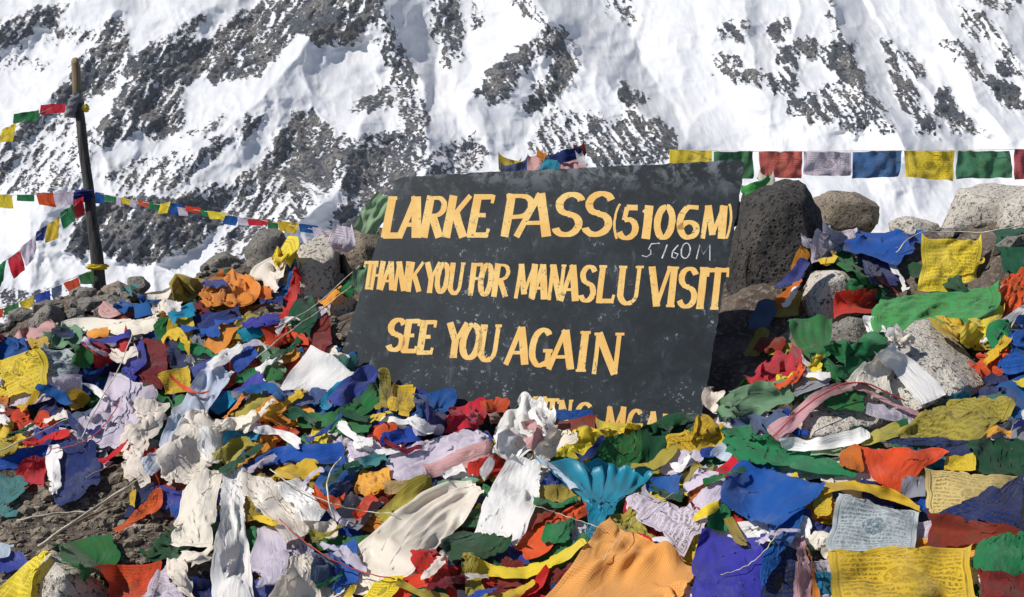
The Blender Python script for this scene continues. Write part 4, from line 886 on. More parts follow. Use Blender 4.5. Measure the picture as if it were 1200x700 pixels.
('S','red','narrow red strip running above the large blue square cloth',[(872,530,884,538),(848,546,860,554),(826,562,836,570)],dict(eu=1.2,folds=1)),
('C','white','big white knotted bundle in front of the sign foot',[(606,470,642,474),(586,488,646,492),(580,512,636,516),(582,534,612,536)],dict(eu=1.5,ev=1.3,folds=3,tex='satin')),
('C','pink','pink cloth knot held in the white bundle',[(618,502,644,498),(614,516,638,518)],dict(eu=1.5)),
('S','white','white knotted fold at the right of the white bundle',[(628,472,646,474),(622,486,650,492),(634,502,646,500)],dict(eu=1.3)),
('S','cream','cream scarf tail leading right from the white bundle',[(646,500,676,512),(636,516,658,524),(628,532,642,538)],dict(eu=1.25)),
('C','yellow','yellow crumpled cloth above the turquoise cloth',[(660,520,692,520),(652,534,688,538)],dict(eu=1.5)),
('S','red','long red scarf passing under the turquoise cloth',[(690,580,696,594),(658,596,664,616),(628,616,640,640),(602,636,618,654)],dict(eu=1.3,folds=2)),
('C','darkred','dark red cloth between white scarf and long red scarf',[(606,598,650,598),(604,618,636,612)],dict(eu=1.25)),
('C','olive','dull yellow green cloth in shade left of the turquoise cloth',[(634,572,680,566),(636,590,680,590)],dict(eu=1.35)),
('S','white','broad white scarf hanging from the white bundle',[(600,538,632,538),(582,560,633,562),(566,590,630,592),(558,622,612,634)],dict(eu=1.2,folds=3)),
('C','cyan','large turquoise cloth gathered into a knot in front of the sign',[(626,538,770,546),(654,558,752,568),(680,584,726,586),(690,604,712,604),(686,622,694,624)],dict(eu=1.35,folds=5,tex='satin')),
('S','pale','pale sky blue edge of the turquoise cloth',[(628,536,636,536),(650,552,662,556),(672,574,680,574)],dict(folds=1)),
('C','blue','royal blue cloth above the lilac roll',[(764,560,800,556),(756,574,798,580)],dict(eu=1.15)),
('F','rust','orange red flag right of the royal blue cloth',[(802,566,820,568),(806,588,824,590)],{}),
('C','lilac','white lilac printed cloth rolled like a tube at centre right',[(735,586,754,578),(752,606,782,590),(780,628,806,600),(800,642,826,614)],dict(eu=1.35,ev=1.05,folds=1,tex='print')),
('C','orange','large orange checked cloth spread at the bottom edge',[(714,606,818,664),(676,650,800,690),(626,712,778,722)],dict(eu=1.09,ev=1.04,folds=2,tex='check',nmax=60,suck=0.0)),
('S','cream','big smooth cream scarf sweeping from the centre to the bottom left',[(552,562,566,576),(506,572,548,602),(458,602,512,640),(420,636,480,668),(416,672,446,688)],dict(eu=1.3,ev=1.04,folds=3,tex='satin')),
('C','dgreen','dark green cloth below the broad white scarf',[(545,622,600,628),(512,638,596,640),(530,656,584,650)],dict(eu=1.3)),
('C','green','green leafy looking crumpled flag left of the orange checked cloth',[(642,612,676,606),(636,634,662,634)],dict(eu=1.5,folds=4)),
('S','yellow','long yellow scarf arched above the bottom edge at centre',[(682,628,688,638),(650,650,654,662),(610,664,612,676),(572,660,574,674),(548,648,550,662)],dict(eu=1.3,folds=2)),
('S','olive','dull yellow scarf end falling from the arched yellow scarf',[(542,652,556,650),(544,676,560,674),(552,712,576,710)],dict(eu=1.3)),
('C','red','bright red scarf folded at the bottom left of centre',[(488,642,512,646),(488,666,524,668),(508,690,536,712)],dict(eu=1.3,folds=2)),
('S','red','red scarf tail running to the bottom edge at centre left',[(498,674,504,686),(470,680,476,698),(446,704,462,716)],dict(eu=1.2)),
('C','yellow','yellow cloth corner under the end of the big cream scarf',[(444,680,474,674),(418,706,456,706)],dict(eu=1.15)),
('C','dgreen','dark green bunched cloth at the bottom between red scarves',[(486,690,520,690),(480,714,530,714)],dict(eu=1.4)),
# lower left whites
('C','cream','cream crumpled cloth hanging over the dirt at lower left',[(230,552,266,545),(216,580,252,578),(208,610,250,608),(204,636,246,642)],dict(eu=1.5,folds=4)),
('C','cream','dirty cream cloth fold above the black wet rock',[(212,646,250,640),(204,664,230,660)],dict(eu=1.4)),
('S','white','long white scarf hanging straight down at lower left',[(262,552,286,548),(260,590,287,592),(254,640,292,644),(246,714,298,716)],dict(eu=1.35,folds=3)),
('C','lilac','lavender grey sheet between the long white scarf and cream knot',[(304,616,326,620),(296,654,342,650),(302,684,336,680)],dict(eu=1.12,folds=1)),
('C','cream','cream gathered scarf over the centre left dark hollow',[(288,554,320,560),(290,582,336,578),(316,606,364,600),(336,632,374,626)],dict(eu=1.45,ev=1.15,folds=3,tex='satin')),
('C','white','white gathered scarf right of the cream gathered scarf',[(322,564,348,560),(340,584,374,592),(354,608,378,606)],dict(eu=1.4,folds=3,tex='satin')),
('C','cream','small cream knot tying the gathered scarves',[(370,612,390,608),(372,632,394,630)],dict(eu=1.6,folds=3)),
('C','cream','cream scarf end spread at the bottom edge left of centre',[(346,648,364,646),(330,676,372,674),(308,714,380,714)],dict(eu=1.4,folds=3)),
('C','slate','grey blue cloth in shade right of the cream scarf end',[(366,648,388,646),(368,676,390,680)],dict(eu=1.3)),
('C','blue','bright blue cloth hanging below the stiff grey sheet',[(386,636,416,630),(388,662,418,662),(394,690,414,682)],dict(eu=1.3,folds=3)),
('F','navy','dark blue scrap on dirt tied to the small red scrap',[(162,574,182,564),(156,590,178,584),(146,606,152,608)],dict(eu=1.2)),
('F','red','small red pointed flag scrap trailing over the dirt',[(178,578,190,574),(160,600,186,596),(132,620,138,624)],dict(eu=1.12)),
('F','yellow','tiny yellow flag scrap beside the dark blue scrap on dirt',[(152,576,160,574),(152,592,158,594)],{}),
('C','indigo','violet blue cloth lying at the bottom left edge',[(-6,650,26,646),(-6,672,36,662)],dict(eu=1.3)),
('C','pale','pale cloth corner at the left edge above the violet cloth',[(-6,636,16,640),(-6,650,10,652)],{}),
('F','yellow','yellow flag lying from the left bottom corner over the boulder',[(46,648,58,646),(22,668,42,680),(-14,704,40,714)],dict(eu=1.08)),
('F','green','green flag spread over the pale speckled boulder',[(60,638,130,627),(76,656,142,656),(95,675,112,672)],dict(eu=1.12,folds=3)),
('F','red','red triangular flag beside the green flag at the bottom left',[(112,668,192,661),(124,684,184,688),(136,712,172,712)],dict(eu=1.08,folds=2)),
('C','lilac','lilac cloth at the bottom right of the red triangular flag',[(190,668,206,664),(174,692,214,690),(168,714,226,716)],dict(eu=1.2)),
('S','cream','dirty cream scarf edge curling round the black wet rock',[(196,652,212,650),(204,680,218,690),(232,706,246,712)],dict(eu=1.3)),
# right heap
('S','orange','orange strip hanging in the hollow right of the dark boulder',[(938,288,950,296),(932,302,942,308),(926,316,934,318)],dict(folds=1)),
('F','lilac','small white lilac flag tip above the orange strip',[(938,274,950,280),(944,292,956,296)],{}),
('F','indigo','violet pointed flag in the hollow right of the dark boulder',[(936,302,950,304),(924,320,944,324),(906,338,938,332)],dict(eu=1.1,folds=2)),
('S','rust','brown orange flag below the violet pointed flag',[(928,334,940,330),(912,348,930,352),(904,360,918,364)],dict(eu=1.2)),
('S','olive','dull yellow flag at the bottom of the dark hollow',[(930,344,942,340),(916,358,936,360),(906,370,934,370)],dict(eu=1.2)),
('S','white','narrow white strip over the brown orange flag',[(932,336,936,340),(916,358,922,360)],dict(folds=1)),
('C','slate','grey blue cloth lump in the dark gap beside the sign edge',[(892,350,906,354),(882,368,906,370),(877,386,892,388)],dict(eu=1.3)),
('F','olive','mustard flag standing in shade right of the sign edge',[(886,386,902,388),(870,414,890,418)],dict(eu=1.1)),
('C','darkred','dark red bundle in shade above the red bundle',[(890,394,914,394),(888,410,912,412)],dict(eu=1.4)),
('C','lilac','lilac white printed cloth beside the large blue cloth of the crest',[(958,270,1006,263),(950,290,994,288),(952,306,984,300)],dict(eu=1.12,tex='print')),
('C','green','green rolled flag strand sloping below the large blue cloth',[(974,302,990,294),(994,320,1012,312),(1014,336,1026,328)],dict(eu=1.25,folds=2)),
('S','yellow','thin yellow strip left of the green strand',[(974,296,979,298),(966,306,970,310)],dict(folds=1)),
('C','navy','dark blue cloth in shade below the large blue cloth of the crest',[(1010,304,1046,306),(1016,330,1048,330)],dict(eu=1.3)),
('S','white','thin white strip hanging below the large blue cloth',[(1040,306,1046,308),(1050,322,1058,324),(1058,340,1066,338)],dict(folds=1)),
('S','darkred','thin red string flag stretched toward the light green cloth',[(1024,322,1028,326),(1040,332,1043,337),(1052,344,1054,348)],dict(folds=1)),
('C','blue','large bright blue cloth draped on the right crest',[(1004,265,1075,275),(994,280,1072,290),(986,296,1050,308)],dict(eu=1.12,ev=1.08,folds=2)),
('F','red','small flat bright red flag on the sharp pale stone',[(980,343,1029,338),(978,371,1027,369)],dict(eu=1.06)),
('C','dgreen','dark green cloth hanging at the right edge above the red cloth',[(1156,266,1210,262),(1164,286,1210,288),(1178,318,1208,314)],dict(eu=1.2)),
('C','green','green flag draped between the stones left of the wedge rock',[(922,374,976,372),(926,395,974,396),(944,420,976,424),(964,438,980,440)],dict(eu=1.2,folds=3)),
('S','green','green scarf stretched from the green flag under the wedge tip',[(974,412,976,428),(1005,410,1008,422),(1038,396,1042,410)],dict(eu=1.2)),
('C','lgreen','broad light green cloth spread above the wedge rock',[(1036,340,1168,329),(1020,362,1168,348),(1028,390,1112,386)],dict(eu=1.15,ev=1.08,folds=3,depth=(3.42,3.22,3.02),collide=False)),
('C','green','darker green fringe hanging below the broad light green cloth',[(1104,370,1162,352),(1108,390,1140,384)],dict(eu=1.2,depth=(3.2,3.05),collide=False)),
('C','red','bright red crumpled scarf at the right edge',[(1180,326,1212,306),(1168,344,1212,334),(1154,384,1204,354)],dict(eu=1.4,folds=4)),
('S','yellow','yellow scarf running below the bright red scarf at right',[(1166,350,1176,356),(1144,372,1160,386),(1126,392,1142,402)],dict(eu=1.35,folds=3)),
('S','white','white and green strip running below the red scarf at right',[(1200,356,1206,362),(1176,374,1182,382),(1152,396,1158,402)],dict(folds=1)),
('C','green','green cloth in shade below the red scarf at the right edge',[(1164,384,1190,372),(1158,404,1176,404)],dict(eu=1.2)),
('F','blue','blue printed flag at the right edge above the wedge tip',[(1188,376,1214,360),(1176,398,1214,396),(1172,424,1210,426)],dict(eu=1.08,tex='print')),
('F','yellow','square yellow printed flag hung before the right boulders',[(1079,274,1152,272),(1079,304,1149,302),(1075,335,1145,336)],dict(eu=1.04,ev=1.03,folds=2,tex='motif',depth=(3.55,3.5,3.45),collide=False)),
('C','red','red cloth bundle right of the sign beside the stones',[(900,418,944,414),(888,432,944,430),(880,448,918,450)],dict(eu=1.4,folds=3)),
('S','yellow','narrow yellow edge strip above the grey flag near the red bundle',[(956,428,962,432),(932,440,936,446),(910,448,914,454)],dict(folds=1)),
('F','grey','grey white flag strip between red bundle and wedge rock',[(946,432,970,446),(930,446,950,458),(914,454,926,464)],dict(eu=1.2)),
('S','sage','green muted scarf bunched right of the lower sign corner',[(924,450,930,470),(902,452,906,480),(868,458,872,488),(838,474,842,496)],dict(eu=1.4,folds=3)),
('C','slate','grey blue cloth below the green muted scarf',[(856,490,916,484),(864,506,910,508)],dict(eu=1.2)),
('S','green','long green cloth sweeping below the wedge rock',[(846,502,850,526),(884,502,886,540),(930,522,934,552),(992,545,1000,556)],dict(eu=1.2,folds=2)),
('C','palegreen','pale green folded cloth below the wedge rock tip',[(960,520,996,516),(948,536,1004,538)],dict(eu=1.2)),
('S','olive','yellow edged dark cloth below the wedge rock',[(1052,494,1058,506),(1030,504,1034,516),(1008,512,1010,524)],dict(eu=1.3)),
('S','pink','pink bordered lower fold of the white scarf on the wedge rock',[(1076,480,1080,490),(1044,468,1046,478),(1004,448,1008,458),(962,456,968,468),(922,486,934,500),(900,500,914,518)],dict(eu=1.16,folds=2)),
('S','white','white scarf fold along the lower rim of the wedge rock',[(912,514,918,526),(950,514,954,528),(1000,506,1004,520),(1016,502,1018,512)],dict(eu=1.25,folds=2)),
('S','cream','cream scarf crumpled over the upper side of the wedge rock',[(1036,408,1052,418),(1010,428,1040,446),(985,450,1045,462)],dict(eu=1.2,folds=3)),
('S','white','smooth white band strapped diagonally across the wedge rock',[(1022,414,1046,404),(1050,440,1078,428),(1078,476,1108,464)],dict(eu=1.05,ev=1.02,folds=1)),
('C','teal','teal green cloth tucked under the right end of the wedge rock',[(1120,470,1180,458),(1130,482,1180,478)],dict(eu=1.2)),
('C','blue','deep blue cloth at the right edge below the wedge tip',[(1168,450,1212,436),(1180,474,1212,478),(1190,492,1212,494)],dict(eu=1.2)),
('C','olive','olive yellow printed cloth draped in folds right of the wedge rock',[(1112,464,1184,468),(1080,484,1176,492),(1046,514,1102,528)],dict(eu=1.35,folds=4,tex='print')),
('C','grey','grey cloth at the right edge beside the olive printed cloth',[(1180,490,1212,496),(1156,512,1212,520)],dict(eu=1.15)),
('C','navy','dark blue strip under the olive printed cloth',[(1030,518,1060,516),(1100,524,1140,520),(1110,534,1136,532)],dict(eu=1.2)),
('C','dgreen','green cloth with wavy folds at the right edge',[(1134,518,1212,516),(1140,536,1212,536),(1146,554,1212,556)],dict(eu=1.4,folds=4)),
('C','yellow','yellow cloth lump above the beige printed flag',[(1110,534,1140,534),(1106,550,1142,552)],dict(eu=1.4)),
('C','red','red pointed cloth below the wedge rock at right',[(1000,522,1112,531),(1012,546,1078,552),(1032,570,1054,574)],dict(eu=1.15,folds=3)),
('C','rust','dark rust crumpled cloth at the left of the red pointed cloth',[(984,524,1006,522),(988,546,1010,552)],dict(eu=1.3)),
('C','grey','grey shaded cloth below the red pointed cloth',[(1060,560,1084,556),(1054,582,1084,582)],{}),
('F','beige','beige yellow printed flag hung at the lower right',[(1082,546,1208,560),(1082,576,1204,584),(1084,602,1204,612)],dict(eu=1.04,ev=1.03,folds=2,tex='motif')),
('F','navy','dark blue triangular flag crossing the beige printed flag',[(1188,560,1196,562),(1142,582,1196,592),(1096,598,1196,622)],dict(eu=1.08,folds=2)),
('F','darkred','dark red flag between pale printed flag and beige flag',[(1088,600,1208,624),(1086,620,1200,632),(1085,642,1150,638)],dict(eu=1.08,folds=2)),
('C','green','rounded green cloth at the right edge below the dark red flag',[(1150,632,1212,622),(1140,650,1212,650),(1144,668,1212,680)],dict(eu=1.2)),
('C','darkred','dark brown red cloth at the bottom right corner',[(1144,666,1212,676),(1150,714,1212,716)],dict(eu=1.3)),
('F','yellow','yellow flag edge strip left of the pale printed flag',[(952,578,974,576),(954,602,972,602)],{}),
('F','printw','pale printed flag with a round teal emblem at lower right',[(980,578,1078,598),(974,610,1074,622),(968,642,1070,645)],dict(eu=1.04,ev=1.03,folds=2,tex='motif')),
('S','yellow','yellow scarf arched over the top of the pale printed flag',[(964,564,966,578),(1002,564,1004,576),(1046,576,1048,588),(1076,594,1078,602)],dict(eu=1.15,folds=1)),
('F','yellow','large yellow printed flag hanging at the bottom right',[(968,646,1138,640),(972,674,1142,672),(976,714,1150,714)],dict(eu=1.05,ev=1.03,folds=3,tex='print',nmax=60)),
('C','green','dark green fuzzy cloth left of the large blue square cloth',[(830,588,852,592),(828,618,852,622)],dict(eu=1.4)),
('S','lilac','frayed lilac white strands left of the large blue square cloth',[(844,560,856,562),(828,574,842,580),(812,588,828,602)],dict(eu=1.5,folds=3)),
('C','indigo','large violet blue sheet hanging at the bottom right of centre',[(820,620,896,628),(812,660,896,664),(804,716,900,716)],dict(eu=1.16,folds=3)),
('C','navy','very dark blue cloth right of the large violet sheet',[(896,650,932,640),(890,714,938,714)],dict(eu=1.15)),
('S','pink','pink hanging strip left of the large yellow printed flag',[(928,628,942,628),(932,660,948,660),(930,714,952,714)],dict(eu=1.3)),
('S','orange','thin orange strip beside the pink hanging strip',[(944,640,950,642),(950,672,956,674),(952,714,962,714)],dict(folds=1)),
('S','olive','yellow brown twisted strip below the large blue square cloth',[(848,606,858,606),(856,622,866,626),(870,640,878,642)],dict(folds=2)),
('C','blue','grey blue tail of the large blue square cloth',[(902,600,944,596),(902,630,930,626),(892,682,906,664)],dict(eu=1.3,folds=3)),
('C','blue','large blue square cloth draped over the heap right of centre',[(868,542,966,568),(842,578,948,592),(872,606,906,620)],dict(eu=1.12,ev=1.08,folds=2)),
# bundle on top of the cairn behind the sign
('F','yellow','yellow flag on the cairn top behind the sign',[(584,178,612,184),(585,198,606,196)],dict(eu=1.15,depth=(4.0,4.0),collide=False)),
('F','slate','blue grey flag on the cairn top behind the sign',[(587,190,618,182),(588,210,622,206)],dict(eu=1.2,depth=(3.97,3.97),collide=False)),
('C','pink','pink and red knot on the cairn top behind the sign',[(618,180,636,174),(620,196,640,192),(624,208,640,206)],dict(eu=1.5,depth=(3.98,3.93,3.95),collide=False)),
('C','orange','tiny orange cloth tip behind the top edge of the sign',[(630,172,640,176),(630,182,640,184)],dict(eu=1.3,depth=(3.95,3.95),collide=False)),
('C','cyan','turquoise fold on the cairn top behind the sign',[(640,180,656,178),(632,194,654,194),(630,208,652,206)],dict(eu=1.4,depth=(3.95,3.9,3.95),collide=False)),
('C','navy','dark blue scarf tied on the cairn top behind the sign',[(642,178,646,186),(662,170,664,182),(684,166,686,178)],dict(eu=1.3,depth=(3.97,3.9,3.96),collide=False)),
('C','pink','pale pink crumpled cloth behind the top edge of the sign',[(658,182,674,178),(654,196,686,192),(652,208,692,204)],dict(eu=1.5,depth=(3.95,3.9,3.93),collide=False)),
('S','white','thin white folded strip at the right of the knot bundle behind the sign',[(674,176,682,176),(682,192,690,190)],dict(eu=1.3,depth=(3.92,3.92),collide=False)),
('C','darkred','small dark cloth tip at the top of the knot bundle behind the sign',[(672,168,684,164),(674,178,688,178)],dict(eu=1.3,depth=(3.95,3.95),collide=False)),
('S','lgreen','light green strip tied over the dark boulder at the upper sign corner',[(900,202,904,208),(884,206,886,214),(868,212,870,224)],dict(eu=1.2,folds=1,depth=(3.45,3.4,3.42),collide=False)),
('C','cream','small cream knot above the dark boulder by the light green strip',[(890,198,906,200),(888,208,908,210)],dict(eu=1.5,depth=(3.5,3.5),collide=False)),
]
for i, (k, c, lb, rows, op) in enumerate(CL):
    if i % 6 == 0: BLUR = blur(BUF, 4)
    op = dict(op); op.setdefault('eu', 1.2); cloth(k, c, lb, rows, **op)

cnt = 0; pts = []; tries = 0
NO2 = NOFILL[:31]+[[(390,200),(880,185),(850,300),(830,500),(700,488),(560,468),(390,425)]]
BIGP = []
for c_ in CL:
    r_ = c_[3]; pl = [(a[0], a[1]) for a in r_]+[(a[2], a[3]) for a in r_[::-1]]
    ar = abs(sum(pl[i][0]*pl[(i+1) % len(pl)][1]-pl[(i+1) % len(pl)][0]*pl[i][1] for i in range(len(pl))))/2
    if ar > 1800 or c_[1] in ('white', 'cream', 'pale', 'cyan') and ar > 500: BIGP.append(pl)
gX, gY = np.meshgrid(np.arange(-70, 1280, 4.0), np.arange(300, 760, 4.0)); FORB = poly_sd(gX, gY, HEAP) < 12
for pls, mg in ((NO2, -14), (BIGP, -8)):
    for pl in pls:
        xs = [p[0] for p in pl]; ys = [p[1] for p in pl]; ix = np.where((gX[0] > min(xs)-18) & (gX[0] < max(xs)+18))[0]; iy = np.where((gY[:, 0] > min(ys)-18) & (gY[:, 0] < max(ys)+18))[0]
        if len(ix) and len(iy): s_ = np.s_[iy[0]:iy[-1]+1, ix[0]:ix[-1]+1]; FORB[s_] |= poly_sd(gX[s_], gY[s_], pl) > mg
while cnt < 80 and tries < 4000:
    tries += 1; x = random.uniform(-20, 1220); y = random.uniform(350, 700)
    if FORB[int((y-300)/4), int((x+70)/4)]: continue
    if (x > 940 and y > 560) or (700 < x < 900 and y > 600) or (430 < x < 640 and 560 < y < 650): continue
    if any((x-a)**2+((y-b_)*1.4)**2 < 30**2 for a, b_ in pts): continue
    pts.append((x, y)); cnt += 1
    a = random.choice((-.7, -.45, -.2, .15, .5))+random.uniform(-.2, .2); s = random.uniform(12, 28)*(.6+y/1200); ca, sa = math.cos(a), math.sin(a); bn = random.uniform(-9, 9); rows = []; ww0 = random.uniform(2.5, 6.5)
    for t in range(5):
        q_ = t/4*2-1; ww = ww0*random.uniform(.35, 1.3); mx_, my_ = x+ca*s*q_, y+sa*s*q_+bn*(1-q_*q_); rows.append((mx_+sa*ww, my_-ca*ww, mx_-sa*ww, my_+ca*ww))
    c = random.choice(pal); BLUR = blur(BUF, 3) if cnt % 10 == 0 else BLUR
    o = cloth('T', c, 'x', rows, 1.3, 1.1, it=20, cell=2.0, folds=1); FILL.append((x, y, c, o))
# labels of the buried scraps: by colour and by the cloth they peep out beside
STOP = set('in on at below above left right hanging lying beside under behind between running tucked along before crossing with falling from leading stretched spread over held draped beneath near hung sweeping sagging bunched trailing folded standing knotted curling bulging showing drooping rolled passing tying'.split())
def short(lb):
    w_ = lb.split(); k_ = next((i for i, t in enumerate(w_) if i > 1 and t in STOP), len(w_)); return ' '.join(w_[:min(k_, 7)])
CEN = [(np.mean([(r[0]+r[2])/2 for r in c[3]]), np.mean([(r[1]+r[3])/2 for r in c[3]]), short(c[2])) for c in CL if 'depth' not in c[4]]
_used = {}
for x, y, c, o in FILL:
    best = sorted(CEN, key=lambda q_: (q_[0]-x)**2+(q_[1]-y)**2)[:6]
    for cx, cy, sh in best:
        dx, dy = x-cx, y-cy; rel = ('right of' if dx > 0 else 'left of') if abs(dx) > abs(dy) else ('in front of' if dy > 0 else 'just behind')
        lb = ('narrow twisted %s strip %s the %s' if o.name.startswith('cloth_strip') else 'small crumpled %s scrap %s the %s') % (CN[c], rel, sh)
        if lb not in _used: break
    _used[lb] = 1; o['label'] = lb; o['group'] = 'twisted strips tangled over the heap' if o.name.startswith('cloth_strip') else 'crumpled cloth scraps packed in the heap'
# ---- rocks of the cairn behind the sign carry the bundle ----
rock_obj([(560,215),(590,206),(640,204),(700,206),(720,225),(700,260),(600,262),(560,245)], 4.05, .35, GREY, 'top stone of the cairn hidden behind the signboard under the knot bundle', seed=77, cuts=4)
rock_obj([(770,215),(820,203),(870,214),(880,260),(820,280),(760,270)], 4.2, .3, GREY, 'stone behind the upper right part of the signboard', seed=78, cuts=4)

# ================= FLAG LINES =================
def line(label, group, anchors, flags, rad=.0014, cordm=CORD, sag=.0):
    """anchors: (px, py, depth) of the cord; flags: (colour, 4 corners TL TR BR BL, depth)"""
    root = empty('prayer_flag_line', tuple(at(*anchors[0]))); tag(root, label, 'flag line', group)
    pts = [at(*a) for a in anchors]; vs, fs = tube(pts, rad, 5); link('cord', mesh('cord', vs, fs), cordm, root)
    ax = [a[0] for a in anchors]
    for (c, q, tex) in flags:
        xm = (q[0]+q[2])/2; srt = sorted(anchors); d = float(np.interp(xm, [a[0] for a in srt], [a[2] for a in srt]))
        _seed[0] += 1
        pos, mm, n = drape([(q[0], q[1], q[2], q[3]), (q[4], q[5], q[6], q[7])], 1.05+(.07 if abs(q[2]-q[0]) > 30 else .03)*random.random(), 1.03, seed=_seed[0], depth=(d-.004, d-.012), collide=False, folds=2, pin='t', it=14, cell=2.2, upd=False)
        me = cloth_mesh('flag', pos, mm, n, cloth_mat(c, tex)); o = bpy.data.objects.new('flag', me); COL.objects.link(o); o.parent = root; o.matrix_parent_inverse = Matrix.Translation(-root.location)
        o['label'] = '%s flag of the line' % dict(CN, fadered='faded red', fadegreen='faded green', fadeblue='faded blue', sage='faded green', pale='pale blue', slate='blue grey', pink='pink').get(c, c)
    return root
def q(x0, y0, x1, y1, h0, h1, sk=0, sk2=None): return (x0, y0, x1, y1, x0+sk, y0+h0, x1+(sk if sk2 is None else sk2), y1+h1)
line('strung line of large printed flags across the snow above the right boulders', 'flag lines', [(774,190,5.3),(784,176,5.2),(890,177.5,5.0),(1000,177,4.8),(1120,176.5,4.6),(1200,175,4.5),(1330,170,4.3)],
 [('yellow', q(785,176,835,176,16,16,0,-2), 'print'), ('fadegreen', q(837,177,883,177,32,31,0), 'print'), ('fadered', q(890,178,940,178,28,30,0), 'print'), ('lilac', q(942,178,998,178,26,27,0), 'print'),
  ('fadeblue', q(1000,178,1057,177,30,28,-2,-3), 'print'), ('yellow', q(1060,177,1120,177,28,34,2,-2), 'motif'), ('fadegreen', q(1122,177,1185,176,31,31,-2,0), 'print'), ('fadered', q(1188,176,1240,174,32,32,0), 'print'), ('lilac', q(1244,174,1300,172,30,30,0), 'print')])
PD = 6.2
line('short flag line rising from upper left to the pole top', 'flag lines', [(84,124,PD),(60,127,PD-.2),(30,140,PD-.5),(5,160,PD-.9),(-60,215,PD-2)],
 [('red', q(48,123,77,121,10,10,-2,-1), 'plain'), ('green', q(17,134,46,129,10,11,-2,-2), 'plain'), ('yellow', (2,152,19,144,-2,166,16,164), 'plain'), ('blue', (-30,188,-8,170,-34,208,-10,190), 'plain')])
line('flag line stretched level from the left edge to the pole knot', 'flag lines', [(100,226,PD),(60,228,PD-.2),(0,229,PD-.6),(-70,226,PD-1)],
 [('yellow', q(-14,228,14,229,14,14,2), 'plain'), ('green', q(20,228,40,229,6,6,0), 'plain'), ('red', q(42,226,62,226,12,16,4), 'plain'), ('lilac', q(64,225,86,225,14,14,0), 'plain'), ('blue', q(86,225,100,224,12,12,0), 'plain')])
line('long line of many small flags from the pole to the granite block', 'flag lines', [(112,226,PD),(160,236,5.9),(220,245,5.5),(300,257,5.0),(350,266,4.6),(396,274,4.1)],
 [('blue', q(112,225,122,227,12,10,0), 'plain'), ('green', q(122,228,136,230,6,5,0), 'plain'), ('lilac', q(136,231,142,232,8,8), 'plain'), ('yellow', q(142,231,152,234,6,6,2), 'plain'), ('lilac', q(152,234,160,236,7,7), 'plain'), ('red', q(161,234,174,237,6,4,4), 'plain'), ('green', q(175,236,186,239,7,7,0), 'plain'), ('yellow', (188,239,200,236,184,250,196,248), 'plain'),
  ('blue', (200,238,215,240,198,248,208,252), 'plain'), ('lilac', q(208,243,219,246,8,6,2), 'plain'), ('red', (217,241,236,244,218,246,234,249), 'plain'), ('green', q(234,245,246,248,6,6,3), 'plain'), ('yellow', (243,247,268,250,246,255,262,256), 'plain'), ('blue', (264,253,280,254,260,261,276,263), 'plain'), ('lilac', q(278,254,290,257,8,6,2), 'plain'),
  ('red', (290,257,318,257,292,263,312,262), 'plain'), ('green', q(314,258,326,261,8,6,0), 'plain'), ('yellow', (325,259,352,262,328,269,346,272), 'plain'), ('blue', (350,262,373,265,352,270,368,272), 'plain'), ('lilac', q(366,266,390,270,9,9,2), 'plain'), ('red', (374,275,388,277,374,281,388,281), 'plain')])
line('steep flag line falling from the pole knot down to the left edge', 'flag lines', [(100,230,PD),(84,244,PD-.2),(55,268,PD-.6),(20,296,PD-1.1),(-10,318,PD-1.6),(-80,370,PD-2.6)],
 [('red', (86,236,98,230,86,256,99,250), 'plain'), ('green', (70,250,86,240,74,268,88,257), 'plain'), ('yellow', (56,263,70,254,52,284,68,278), 'plain'), ('navy', (42,272,55,264,40,282,50,280), 'plain'), ('lilac', (24,290,42,276,30,312,40,300), 'plain'), ('red', (8,304,24,293,16,326,29,314), 'plain'), ('green', (-12,318,7,305,-8,342,2,332), 'plain')])
line('lowest flag line from the pole foot over the snow to the left edge', 'flag lines', [(110,316,PD),(75,330,PD-.2),(40,346,PD-.5),(0,361,PD-.9),(-70,384,PD-1.6)],
 [('green', (92,323,110,317,94,332,110,332), 'print'), ('red', (74,332,92,325,82,342,95,336), 'print'), ('slate', (60,338,73,333,62,350,72,341), 'print'), ('blue', (41,346,58,340,43,356,59,350), 'print'), ('yellow', (23,354,39,347,26,363,38,358), 'print'), ('green', (5,361,22,354,5,368,22,364), 'print'), ('red', (-14,366,4,361,-14,376,3,370), 'print'), ('lilac', (-34,374,-16,368,-34,384,-16,378), 'print')])

# ================= WOODEN POLE =================
pole = empty('wooden_pole', tuple(at(119, 345, PD))); tag(pole, 'weathered wooden pole leaning slightly left with cloth tied on it', 'pole')
sec = [(88,72,4.6),(90,100,5.2),(95,150,5.6),(101,200,6.0),(107,250,6.6),(113,300,7.6),(118,345,8.2),(120,380,8.4)]
vs = []; fs = []; S = 14; rows_ = []
cc = []
for i in range(60):
    t = i/59*(len(sec)-1); k_ = min(int(t), len(sec)-2); f = t-k_; a = [sec[k_][j]*(1-f)+sec[k_+1][j]*f for j in range(3)]; cc.append(a)
for i, (x, y, r) in enumerate(cc):
    c = at(x+.4*math.sin(i*.5), y, PD); rr = r/F*PD*.95
    for k_ in range(S):
        an = 2*math.pi*k_/S; g = 1+.10*mnoise.noise(Vector((math.cos(an)*2, math.sin(an)*2, i*.12)))+.05*mnoise.noise(Vector((math.cos(an)*6, math.sin(an)*6, i*.06)))
        z = c.z+(.02*math.cos(an*1.0+1) if i == 0 else 0)
        vs.append((c.x+rr*g*math.cos(an), c.y+rr*g*math.sin(an), z))
for i in range(59):
    for k_ in range(S): fs.append((i*S+k_, (i+1)*S+k_, (i+1)*S+(k_+1) % S, i*S+(k_+1) % S))
fs.append(tuple(range(S)))
m, N, L, out = mat('weathered_wood'); geo = N('ShaderNodeNewGeometry'); P = geo.outputs['Position']
